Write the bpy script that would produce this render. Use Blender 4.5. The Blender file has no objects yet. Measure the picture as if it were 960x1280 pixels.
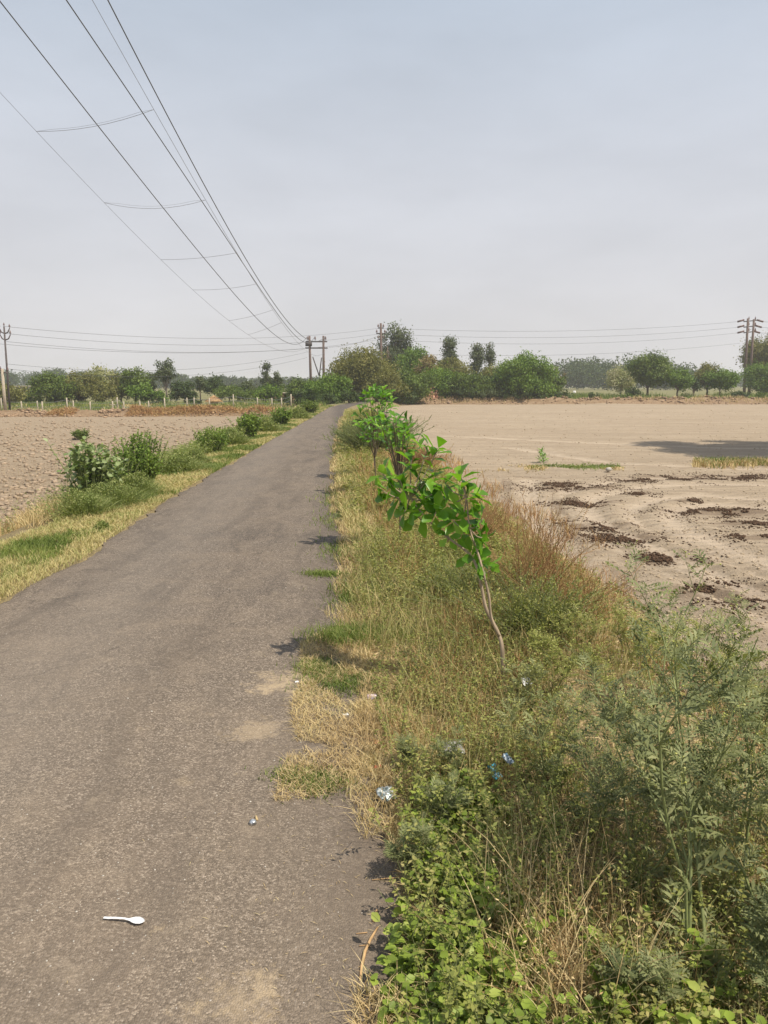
import bpy, math, random
import numpy as np
from mathutils import Vector, Matrix

R = math.radians
rng = np.random.default_rng(7)
random.seed(7)
scene = bpy.context.scene
COL = scene.collection

# ------------------------------------------------------------------ camera
F, H = 961.0, 1.65
TH = math.atan(159.0 / F)
CT, ST = math.cos(TH), math.sin(TH)
cam_d = bpy.data.cameras.new('camera')
cam_d.sensor_fit = 'VERTICAL'
cam_d.sensor_height = 24.0
cam_d.lens = 24.0 * F / 1280.0
cam_d.clip_start = 0.05
cam_d.clip_end = 6000
cam = bpy.data.objects.new('camera', cam_d)
cam.location = (0, 0, H)
cam.rotation_euler = (R(90) - TH, 0, 0)
COL.objects.link(cam)
scene.camera = cam

# ------------------------------------------------------------------ sky + sun
SUN_V = Vector((0.74, -0.38, 0.0)).normalized()
ELEV = R(57)
SUN_V = Vector((SUN_V.x * math.cos(ELEV), SUN_V.y * math.cos(ELEV), math.sin(ELEV)))
world = bpy.data.worlds.new('World')
scene.world = world
world.use_nodes = True
nt = world.node_tree
nt.nodes.clear()
def N(nt, t, **kw):
    n = nt.nodes.new(t)
    for k, v in kw.items():
        if k == 'ins':
            for a, b in v.items():
                n.inputs[a].default_value = b
        else:
            setattr(n, k, v)
    return n
sky = N(nt, 'ShaderNodeTexSky', sky_type='NISHITA', sun_disc=False, sun_elevation=ELEV,
        sun_rotation=math.atan2(SUN_V.x, SUN_V.y), air_density=1.0, dust_density=4.0, ozone_density=1.0, altitude=200)
tc = N(nt, 'ShaderNodeTexCoord')
sep = N(nt, 'ShaderNodeSeparateXYZ')
nt.links.new(tc.outputs['Generated'], sep.inputs[0])
ramp = N(nt, 'ShaderNodeValToRGB')
cr = ramp.color_ramp
cr.elements[0].position = 0.0
cr.elements[0].color = (0.525, 0.512, 0.512, 1)
cr.elements[1].position = 1.0
cr.elements[1].color = (0.32, 0.38, 0.48, 1)
e = cr.elements.new(0.10); e.color = (0.525, 0.520, 0.535, 1)
e = cr.elements.new(0.24); e.color = (0.480, 0.495, 0.532, 1)
e = cr.elements.new(0.42); e.color = (0.400, 0.450, 0.520, 1)
nt.links.new(sep.outputs['Z'], ramp.inputs[0])
# faint haze clouds
mp = N(nt, 'ShaderNodeMapping'); mp.inputs['Scale'].default_value = (1.0, 1.0, 3.2)
nz = N(nt, 'ShaderNodeTexNoise', ins={'Scale': 2.6, 'Detail': 6.0, 'Roughness': 0.55})
nt.links.new(tc.outputs['Generated'], mp.inputs[0]); nt.links.new(mp.outputs[0], nz.inputs['Vector'])
mr = N(nt, 'ShaderNodeMapRange', ins={'From Min': 0.3, 'From Max': 0.75, 'To Min': 10.1, 'To Max': 12.0})
nt.links.new(nz.outputs['Fac'], mr.inputs['Value'])
vm = N(nt, 'ShaderNodeVectorMath', operation='SCALE')
nt.links.new(ramp.outputs[0], vm.inputs[0]); nt.links.new(mr.outputs[0], vm.inputs['Scale'])
mx = N(nt, 'ShaderNodeMix', data_type='RGBA')
mx.inputs[0].default_value = 0.90
nt.links.new(sky.outputs[0], mx.inputs[6]); nt.links.new(vm.outputs[0], mx.inputs[7])
bg = N(nt, 'ShaderNodeBackground', ins={'Strength': 0.10})
nt.links.new(mx.outputs[2], bg.inputs[0])
wo = N(nt, 'ShaderNodeOutputWorld')
nt.links.new(bg.outputs[0], wo.inputs[0])

sd = bpy.data.lights.new('sun', 'SUN')
sd.energy = 4.25
sd.angle = R(0.7)
sd.color = (1.0, 0.93, 0.80)
so = bpy.data.objects.new('sun', sd)
so.rotation_euler = SUN_V.to_track_quat('Z', 'Y').to_euler()
so.location = (30, -15, 60)
COL.objects.link(so)
scene.view_settings.view_transform = 'Standard'
scene.view_settings.look = 'None'
scene.view_settings.gamma = 1
scene.view_settings.exposure = 0.37
scene.cycles.max_bounces = 6
scene.cycles.transparent_max_bounces = 8
scene.cycles.volume_bounces = 1

# ------------------------------------------------------------------ projection helpers
def rayd(px, py):
    dx = (px - 480.0) / F
    dz = (640.0 - py) / F
    return dx, CT + dz * ST, -ST + dz * CT
def G(px, py, z=0.0):
    x, y, k = rayd(px, py)
    t = (z - H) / k
    return np.array([x * t, y * t, z])
def P(px, py, Y):
    x, y, k = rayd(px, py)
    t = Y / y
    return np.array([x * t, Y, H + k * t])
def proj(X, Y, Z):
    zc = Y * CT - (Z - H) * ST
    uc = Y * ST + (Z - H) * CT
    zc = np.maximum(zc, 1e-3)
    return 480 + F * X / zc, 640 - F * uc / zc

# ------------------------------------------------------------------ numpy noise
_perm = rng.random(65536)
def _h(ix, iy, s):
    return _perm[(ix * 73856093 ^ iy * 19349663 ^ (s * 83492791)) & 65535]
def vnoise(x, y, s=0):
    ix = np.floor(x).astype(np.int64); iy = np.floor(y).astype(np.int64)
    fx = x - ix; fy = y - iy
    fx = fx * fx * (3 - 2 * fx); fy = fy * fy * (3 - 2 * fy)
    a = _h(ix, iy, s); b = _h(ix + 1, iy, s); c = _h(ix, iy + 1, s); d = _h(ix + 1, iy + 1, s)
    return (a * (1 - fx) + b * fx) * (1 - fy) + (c * (1 - fx) + d * fx) * fy
def fbm(x, y, o=4, s=0):
    v = 0; a = 0.5; t = 0
    for i in range(o):
        v = v + a * vnoise(x, y, s + i * 7); t += a
        x = x * 2.03 + 3.1; y = y * 2.03 + 1.7; a *= 0.5
    return v / t
def sstep(a, b, x):
    t = np.clip((x - a) / (b - a), 0, 1)
    return t * t * (3 - 2 * t)
def inpoly(px, py, poly):
    ins = np.zeros(px.shape, bool)
    n = len(poly)
    for i in range(n):
        x1, y1 = poly[i]; x2, y2 = poly[(i + 1) % n]
        c = ((y1 > py) != (y2 > py))
        with np.errstate(divide='ignore', invalid='ignore'):
            xi = (x2 - x1) * (py - y1) / (y2 - y1 + 1e-12) + x1
        ins ^= (c & (px < xi))
    return ins
def polydist(x, y, pts):
    d = np.full(np.shape(x), 1e9)
    for (x1, y1), (x2, y2) in zip(pts[:-1], pts[1:]):
        ux, uy = x2 - x1, y2 - y1
        t = np.clip(((x - x1) * ux + (y - y1) * uy) / (ux * ux + uy * uy), 0, 1)
        d = np.minimum(d, np.hypot(x - x1 - t * ux, y - y1 - t * uy))
    return d

# ------------------------------------------------------------------ road line and terrain height
_re = [(490, 1280), (484, 1100), (475, 1000), (458, 880), (446, 800), (436, 762), (440, 722), (444, 692), (436, 664), (424, 640), (421, 600), (422, 560), (427, 530), (432, 512)]
_le = [(0, 752), (105, 697), (174, 647), (229, 612), (339, 550), (386, 524), (411, 509.5)]
_R = np.array([G(*p)[:2] for p in _re]); _L = np.array([G(*p)[:2] for p in _le])
def xR(y):
    y = np.asarray(y, float)
    v = np.interp(y, _R[:, 1], _R[:, 0])
    v = np.where(y > _R[-1, 1], _R[-1, 0] - 0.02 * (np.minimum(y, 85) - _R[-1, 1]) + 0.004 * (np.minimum(y, 85) - _R[-1, 1]) ** 2, v)
    return np.where(y < _R[0, 1], _R[0, 0], v)
def xL(y):
    y = np.asarray(y, float)
    v = np.interp(y, _L[:, 1], _L[:, 0])
    v = np.where(y > _L[-1, 1], xR(y) - 1.5, v)
    return np.where(y < _L[0, 1], _L[0, 0] + 0.012 * (_L[0, 1] - y), v)
RUTS = [[G(*p, -0.35)[:2] for p in q] for q in (
    [(1060, 603), (960, 598), (860, 597), (780, 600), (715, 610), (692, 626), (700, 645), (745, 668), (830, 708), (900, 745), (1000, 790)],
    [(1060, 612), (960, 606), (860, 605), (800, 609), (745, 620), (730, 634), (745, 650), (800, 676), (880, 714), (1000, 765)],
    [(1060, 640), (960, 625), (880, 618), (820, 624), (790, 636), (800, 652), (860, 680), (1000, 735)],
    [(1060, 650), (960, 636), (890, 630), (850, 636), (835, 646), (850, 660), (900, 682), (1000, 718)],
    [(560, 545), (700, 552), (900, 560), (1100, 563)],
    [(640, 560), (760, 578), (900, 585), (1100, 590)],
    [(660, 600), (668, 640), (700, 690), (760, 740), (860, 800)])]
def height(x, y, detail=True):
    x = np.asarray(x, float); y = np.asarray(y, float)
    dr = x - xR(y); dl = xL(y) - x
    yb = np.clip(y, 0, 1e9)
    # right side
    fr = -0.35 + sstep(82, 100, y) * 0.55
    zr = 0.02 * sstep(0, 0.5, dr) + (fr - 0.02) * sstep(1.35, 2.7, dr)
    # left side
    fl = -0.8 + sstep(62, 74, y) * 0.45 + sstep(74, 130, y) * 0.45
    zl = 0.01 * sstep(0, 0.4, dl) + (fl - 0.01) * sstep(0.9, 3.2, dl)
    z = np.where(dr > 0, zr, np.where(dl > 0, zl, -0.03))
    if detail:
        # banks
        rb = np.exp(-((y - 82 - 0.6 * np.sin(x * .21)) / 1.0) ** 2) * (0.35 + 0.55 * fbm(x * 0.9, y * 0.9, 3, 5)) * sstep(2.6, 4, dr)
        lb = np.exp(-((y - 61.6 - 0.5 * np.sin(x * .17)) / 0.8) ** 2) * (0.20 + 0.42 * fbm(x * 0.8, y * 0.8, 3, 9)) * sstep(2.6, 4, dl)
        z = z + rb + lb
        inr = sstep(0.0, 0.6, dr) ; inl = sstep(0.0, 0.6, dl)
        z = z + inr * (0.045 * (fbm(x * 2.1, y * 2.1, 3, 1) - .5) + 0.025 * (fbm(x * 9, y * 9, 2, 2) - .5))
        fieldl = sstep(2.0, 3.2, dl) * (y < 61)
        amp = np.clip(1 - y / 90, 0.2, 1)
        z = z + fieldl * (0.07 * (fbm(x * 3.0, y * 3.0, 3, 3) - .5) * amp + 0.035 * (fbm(x * 11, y * 11, 2, 4) - .5))
        z = z + inl * (1 - fieldl) * 0.04 * (fbm(x * 3, y * 3, 3, 6) - .5)
        near = (y < 60) & (dr > 0.5)
        if np.any(near):
            rut = np.zeros_like(z)
            for q in RUTS:
                d = polydist(x, y, q)
                w_ = .10 + .006 * y; rut += -0.028 * np.exp(-(d / w_) ** 2) + 0.017 * np.exp(-((d - 2 * w_) / (.8 * w_)) ** 2)
            z = z + rut * near
    return z

# ------------------------------------------------------------------ object helpers
def tag(o, label=None, cat=None, group=None, kind=None):
    if label: o['label'] = label
    if cat: o['category'] = cat
    if group: o['group'] = group
    if kind: o['kind'] = kind
    return o
def thing(name, label, cat, loc, group=None):
    o = bpy.data.objects.new(name, None)
    o.empty_display_size = 0.1
    o.location = tuple(float(v) for v in loc)
    COL.objects.link(o)
    return tag(o, label, cat, group)
def worldloc(o):
    v = np.zeros(3)
    while o is not None:
        v = v + np.array(o.location); o = o.parent
    return v

class MB:
    """collects world-space geometry for one mesh"""
    def __init__(s):
        s.v = []; s.q = []; s.t = []; s.n = 0
    def add(s, V, quads=None, tris=None):
        V = np.asarray(V, float).reshape(-1, 3)
        if quads is not None and len(quads): s.q.append(np.asarray(quads, np.int64).reshape(-1, 4) + s.n)
        if tris is not None and len(tris): s.t.append(np.asarray(tris, np.int64).reshape(-1, 3) + s.n)
        s.v.append(V); s.n += len(V)
    def build(s, name, mat, parent=None, loc=None, smooth=False):
        V = np.concatenate(s.v) if s.v else np.zeros((0, 3))
        Q = np.concatenate(s.q) if s.q else np.zeros((0, 4), np.int64)
        T = np.concatenate(s.t) if s.t else np.zeros((0, 3), np.int64)
        if parent is not None: off = worldloc(parent)
        elif loc is not None: off = np.array(loc, float)
        else: off = np.zeros(3)
        V = V - off
        me = bpy.data.meshes.new(name)
        me.vertices.add(len(V)); me.vertices.foreach_set('co', V.astype(np.float32).ravel())
        nl = len(Q) * 4 + len(T) * 3
        me.loops.add(nl)
        me.loops.foreach_set('vertex_index', np.concatenate([Q.ravel(), T.ravel()]).astype(np.int32))
        me.polygons.add(len(Q) + len(T))
        st = np.concatenate([np.arange(len(Q)) * 4, len(Q) * 4 + np.arange(len(T)) * 3]).astype(np.int32)
        me.polygons.foreach_set('loop_start', st)
        if smooth: me.polygons.foreach_set('use_smooth', np.ones(len(Q) + len(T), bool))
        me.update(calc_edges=True); me.validate()
        me.materials.append(mat)
        o = bpy.data.objects.new(name, me)
        COL.objects.link(o)
        if parent is not None: o.parent = parent
        elif loc is not None: o.location = tuple(float(v) for v in loc)
        return o

def norm(v):
    v = np.asarray(v, float)
    return v / np.maximum(np.linalg.norm(v, axis=-1, keepdims=True), 1e-9)
def rdir(n, r=rng):
    return norm(r.normal(size=(n, 3)))

# leaf templates: verts (along, across, normal)
T_DIA = (np.array([(0, 0, 0), (.5, .5, .06), (1, 0, -.06), (.5, -.5, .06)], float), [(0, 1, 2, 3)], None)
T_OBO = (np.array([(0, 0, 0), (.30, .22, .05), (.72, .46, .08), (1, .10, -.05), (1, -.10, -.05), (.72, -.46, .08), (.30, -.22, .05), (.32, 0, 0), (.70, 0, .0)], float),
         [(7, 1, 2, 8), (8, 2, 3, 4), (6, 7, 8, 5)], [(0, 1, 7), (0, 7, 6), (8, 4, 5)])
T_RND = (np.array([(0, 0, 0), (.22, .42, .08), (.62, .50, .10), (1, 0, -.04), (.62, -.50, .10), (.22, -.42, .08), (.45, 0, .0)], float),
         [(0, 6, 2, 1), (0, 5, 4, 6)], [(6, 3, 2), (6, 4, 3)])
def _pinnate(pairs=5):
    V = [(0, -.02, 0), (1, 0, -.12), (0, .02, 0)]
    tr = [(0, 1, 2)]; qd = []
    for i in range(pairs):
        t = .18 + .68 * i / (pairs - 1)
        L = .34 * math.sin(math.pi * (.22 + .7 * i / (pairs - 1))) + .06
        for s in (1, -1):
            b = len(V)
            V += [(t - .03, 0, -.12 * t * t), (t + L * .18, s * L * .48, .03), (t + L * .75, s * L, -.06), (t + L * .22 + .085, s * L * .33, .0)]
            qd.append((b, b + 1, b + 2, b + 3))
    return np.array(V, float), qd, tr
T_PIN = _pinnate(5)
T_PIN3 = _pinnate(3)

def leaves(mb, C, A, Nn, L, W, T=T_DIA):
    """place n leaf templates: C base points, A axis, Nn approx normal, L length, W width"""
    C = np.asarray(C, float); n = len(C)
    if n == 0: return
    A = norm(A); B = norm(np.cross(Nn, A)); D = np.cross(A, B)
    V, qd, tr = T
    L = np.broadcast_to(L, (n,)).reshape(n, 1, 1); W = np.broadcast_to(W, (n,)).reshape(n, 1, 1)
    X = (C[:, None, :] + A[:, None, :] * (V[None, :, 0:1] * L) + B[:, None, :] * (V[None, :, 1:2] * W) + D[:, None, :] * (V[None, :, 2:3] * L))
    k = len(V); base = (np.arange(n) * k)[:, None, None]
    Q = (np.array(qd)[None] + base).reshape(-1, 4) if qd else None
    Tt = (np.array(tr)[None] + base).reshape(-1, 3) if tr else None
    mb.add(X.reshape(-1, 3), Q, Tt)

def blades(mb, C, Hh, W, lean, bend=0.5, r=rng):
    """curved grass blades; lean = (n,2) horizontal offset of the tip"""
    C = np.asarray(C, float); n = len(C)
    if n == 0: return
    Hh = np.broadcast_to(Hh, (n,)); W = np.broadcast_to(W, (n,))
    a = r.uniform(0, 2 * np.pi, n); side = np.stack([np.cos(a), np.sin(a), np.zeros(n)], 1)
    lv = np.concatenate([lean, np.zeros((n, 1))], 1)
    rows = []
    for t, w in ((0, 1), (.4, .9), (.75, .6)):
        c = C + np.stack([np.zeros(n), np.zeros(n), Hh * (t - bend * .25 * t * t)], 1) + lv * (t ** 1.8)
        rows += [c - side * (W * w * .5)[:, None], c + side * (W * w * .5)[:, None]]
    tip = C + np.stack([np.zeros(n), np.zeros(n), Hh * (1 - bend * .3)], 1) + lv
    X = np.stack(rows + [tip], 1)
    b = (np.arange(n) * 7)[:, None, None]
    mb.add(X.reshape(-1, 3), (np.array([(0, 1, 3, 2), (2, 3, 5, 4)])[None] + b).reshape(-1, 4), (np.array([(4, 5, 6)])[None] + b).reshape(-1, 3))

def stems(mb, A, B, Cc, ra, rb):
    """vectorised 3-sided bent stems through A, B, C"""
    A, B, Cc = (np.asarray(v, float) for v in (A, B, Cc)); n = len(A)
    if n == 0: return
    ra = np.broadcast_to(ra, (n,)); rb = np.broadcast_to(rb, (n,))
    ax = norm(Cc - A); ref = np.tile(np.array([0.31, 0.94, 0.1]), (n, 1))
    u = norm(np.cross(ax, ref)); v = np.cross(ax, u)
    pts = []
    for c, rr in ((A, ra), (B, (ra + rb) / 2), (Cc, rb)):
        for k in range(3):
            an = 2 * math.pi * k / 3
            pts.append(c + (u * math.cos(an) + v * math.sin(an)) * rr[:, None])
    X = np.stack(pts, 1)
    q = []
    for s in range(2):
        for k in range(3):
            q.append((s * 3 + k, s * 3 + (k + 1) % 3, s * 3 + 3 + (k + 1) % 3, s * 3 + 3 + k))
    b = (np.arange(n) * 9)[:, None, None]
    mb.add(X.reshape(-1, 3), (np.array(q)[None] + b).reshape(-1, 4), None)

def tube(mb, pts, rad, sides=8, cap=True):
    pts = [np.asarray(p, float) for p in pts]
    n = len(pts)
    if np.isscalar(rad): rad = [rad] * n
    tang = [norm(pts[min(i + 1, n - 1)] - pts[max(i - 1, 0)]) for i in range(n)]
    ref = np.array([0, 0, 1.0]) if abs(tang[0][2]) < .9 else np.array([1.0, 0, 0])
    u = norm(np.cross(tang[0], ref)); V = []
    for i in range(n):
        u = norm(u - tang[i] * np.dot(u, tang[i])); w = np.cross(tang[i], u)
        for k in range(sides):
            a = 2 * math.pi * k / sides
            V.append(pts[i] + (u * math.cos(a) + w * math.sin(a)) * rad[i])
    q = []
    for i in range(n - 1):
        for k in range(sides):
            q.append((i * sides + k, i * sides + (k + 1) % sides, (i + 1) * sides + (k + 1) % sides, (i + 1) * sides + k))
    t = []
    if cap:
        V.append(pts[0]); V.append(pts[-1]); c0 = n * sides; c1 = c0 + 1
        for k in range(sides):
            t.append((c0, (k + 1) % sides, k)); t.append((c1, (n - 1) * sides + k, (n - 1) * sides + (k + 1) % sides))
    mb.add(np.array(V), q, t)

def box(mb, c, s, rot=0.0, bev=0.0, taper=1.0):
    c = np.array(c, float); hx, hy, hz = s[0] / 2, s[1] / 2, s[2] / 2
    b = min(bev, hx * .9, hy * .9)
    def ring(z, k):
        if b > 0:
            p = [(-hx + b, -hy), (hx - b, -hy), (hx, -hy + b), (hx, hy - b), (hx - b, hy), (-hx + b, hy), (-hx, hy - b), (-hx, -hy + b)]
        else:
            p = [(-hx, -hy), (hx, -hy), (hx, hy), (-hx, hy)]
        return [(x * k, y * k, z) for x, y in p]
    lo, hi = ring(-hz, 1), ring(hz, taper)
    n = len(lo); V = lo + hi + [(0, 0, -hz), (0, 0, hz)]
    q = [(i, (i + 1) % n, n + (i + 1) % n, n + i) for i in range(n)]
    t = [(2 * n, (i + 1) % n, i) for i in range(n)] + [(2 * n + 1, n + i, n + (i + 1) % n) for i in range(n)]
    V = np.array(V); ca, sa = math.cos(rot), math.sin(rot)
    V = np.stack([V[:, 0] * ca - V[:, 1] * sa, V[:, 0] * sa + V[:, 1] * ca, V[:, 2]], 1)
    mb.add(V + c, q, t)

_g = (1 + 5 ** .5) / 2
ICO_V = norm(np.array([(-1, _g, 0), (1, _g, 0), (-1, -_g, 0), (1, -_g, 0), (0, -1, _g), (0, 1, _g), (0, -1, -_g), (0, 1, -_g), (_g, 0, -1), (_g, 0, 1), (-_g, 0, -1), (-_g, 0, 1)], float))
ICO_F = [(0, 11, 5), (0, 5, 1), (0, 1, 7), (0, 7, 10), (0, 10, 11), (1, 5, 9), (5, 11, 4), (11, 10, 2), (10, 7, 6), (7, 1, 8), (3, 9, 4), (3, 4, 2), (3, 2, 6), (3, 6, 8), (3, 8, 9), (4, 9, 5), (2, 4, 11), (6, 2, 10), (8, 6, 7), (9, 8, 1)]
def clods(mb, C, S, flat=.65, jit=.35, r=rng):
    C = np.asarray(C, float); n = len(C)
    if n == 0: return
    S = np.broadcast_to(S, (n,))
    a = r.uniform(0, 2 * np.pi, n); ca, sa = np.cos(a)[:, None], np.sin(a)[:, None]
    st = r.uniform(.6, 1.3, (n, 3)) * np.array([1, 1, flat])
    V = ICO_V[None] * st[:, None, :] * (1 + jit * (r.random((n, 12, 1)) - .5) * 2)
    X = np.stack([V[..., 0] * ca - V[..., 1] * sa, V[..., 0] * sa + V[..., 1] * ca, V[..., 2]], -1) * S[:, None, None] + C[:, None, :]
    mb.add(X.reshape(-1, 3), None, (np.array(ICO_F)[None] + (np.arange(n) * 12)[:, None, None]).reshape(-1, 3))

# ------------------------------------------------------------------ materials
def newmat(name):
    m = bpy.data.materials.new(name); m.use_nodes = True
    t = m.node_tree; t.nodes.clear()
    out = N(t, 'ShaderNodeOutputMaterial')
    b = N(t, 'ShaderNodeBsdfPrincipled')
    t.links.new(b.outputs[0], out.inputs[0])
    return m, t, b, out
def c4(c): return (c[0], c[1], c[2], 1)
def ramp_node(t, stops, interp='LINEAR'):
    r = N(t, 'ShaderNodeValToRGB'); e = r.color_ramp.elements
    r.color_ramp.interpolation = interp
    e[0].position = stops[0][0]; e[0].color = c4(stops[0][1])
    e[1].position = stops[-1][0]; e[1].color = c4(stops[-1][1])
    for p, c in stops[1:-1]:
        k = e.new(p); k.color = c4(c)
    return r
def noise(t, vec, scale, detail=4, rough=.55, dist=0.0):
    n = N(t, 'ShaderNodeTexNoise', ins={'Scale': scale, 'Detail': detail, 'Roughness': rough, 'Distortion': dist})
    t.links.new(vec, n.inputs['Vector']); return n
def mixc(t, f, a, b, mode='MIX'):
    m = N(t, 'ShaderNodeMix', data_type='RGBA', blend_type=mode)
    for i, v in ((0, f), (6, a), (7, b)):
        if hasattr(v, 'is_linked'): t.links.new(v, m.inputs[i])
        elif i == 0: m.inputs[0].default_value = v
        else: m.inputs[i].default_value = c4(v)
    return m.outputs[2]
def mth(t, op, a, b=0.0, clamp=False):
    m = N(t, 'ShaderNodeMath', operation=op, use_clamp=clamp)
    for i, v in ((0, a), (1, b)):
        if hasattr(v, 'is_linked'): t.links.new(v, m.inputs[i])
        else: m.inputs[i].default_value = v
    return m.outputs[0]
def mrange(t, v, a, b, c=0.0, d=1.0):
    m = N(t, 'ShaderNodeMapRange', ins={'From Min': a, 'From Max': b, 'To Min': c, 'To Max': d})
    t.links.new(v, m.inputs['Value']); return m.outputs[0]
def geo_pos(t):
    return N(t, 'ShaderNodeNewGeometry').outputs['Position']
def bump(t, b, hgt, dist, strength=1.0):
    bn = N(t, 'ShaderNodeBump', ins={'Distance': dist, 'Strength': strength})
    t.links.new(hgt, bn.inputs['Height']); t.links.new(bn.outputs[0], b.inputs['Normal'])

def leafmat(name, cols, transl=0.3, rough=.55, patch=1.2, spec=.3, patchcol=None):
    """foliage: leaf-to-leaf variation per island plus species/age patches"""
    m, t, b, out = newmat(name)
    g = N(t, 'ShaderNodeNewGeometry')
    n = len(cols)
    r = ramp_node(t, [(i / (n - 1), c) for i, c in enumerate(cols)])
    nz = noise(t, g.outputs['Position'], patch, 3)
    v = mth(t, 'ADD', mth(t, 'MULTIPLY', g.outputs['Random Per Island'], .75), mrange(t, nz.outputs['Fac'], .35, .68, -.12, .35), True)
    t.links.new(v, r.inputs[0])
    c = r.outputs[0]
    t.links.new(c, b.inputs['Base Color'])
    b.inputs['Roughness'].default_value = rough
    b.inputs['Specular IOR Level'].default_value = spec
    tr = N(t, 'ShaderNodeBsdfTranslucent')
    tc2 = mixc(t, 1.0, c, (1.15, 1.25, .6), 'MULTIPLY')
    t.links.new(tc2, tr.inputs[0])
    ms = N(t, 'ShaderNodeMixShader'); ms.inputs[0].default_value = transl
    t.links.new(b.outputs[0], ms.inputs[1]); t.links.new(tr.outputs[0], ms.inputs[2])
    t.links.new(ms.outputs[0], out.inputs[0])
    return m
def plain(name, col, rough=.7, spec=.3, var=.25, scale=8, metal=0.0, bumpd=0.0, stretch=None):
    m, t, b, out = newmat(name)
    tcn = N(t, 'ShaderNodeTexCoord').outputs['Object']
    if stretch:
        mpn = N(t, 'ShaderNodeMapping'); mpn.inputs['Scale'].default_value = stretch
        t.links.new(tcn, mpn.inputs[0]); tcn = mpn.outputs[0]
    nz = noise(t, tcn, scale, 6, .6)
    c = mixc(t, mrange(t, nz.outputs['Fac'], .3, .7), tuple(v * (1 - var) for v in col), tuple(min(1, v * (1 + var)) for v in col))
    t.links.new(c, b.inputs['Base Color'])
    b.inputs['Roughness'].default_value = rough
    b.inputs['Specular IOR Level'].default_value = spec
    b.inputs['Metallic'].default_value = metal
    if bumpd: bump(t, b, nz.outputs['Fac'], bumpd)
    return m

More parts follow.
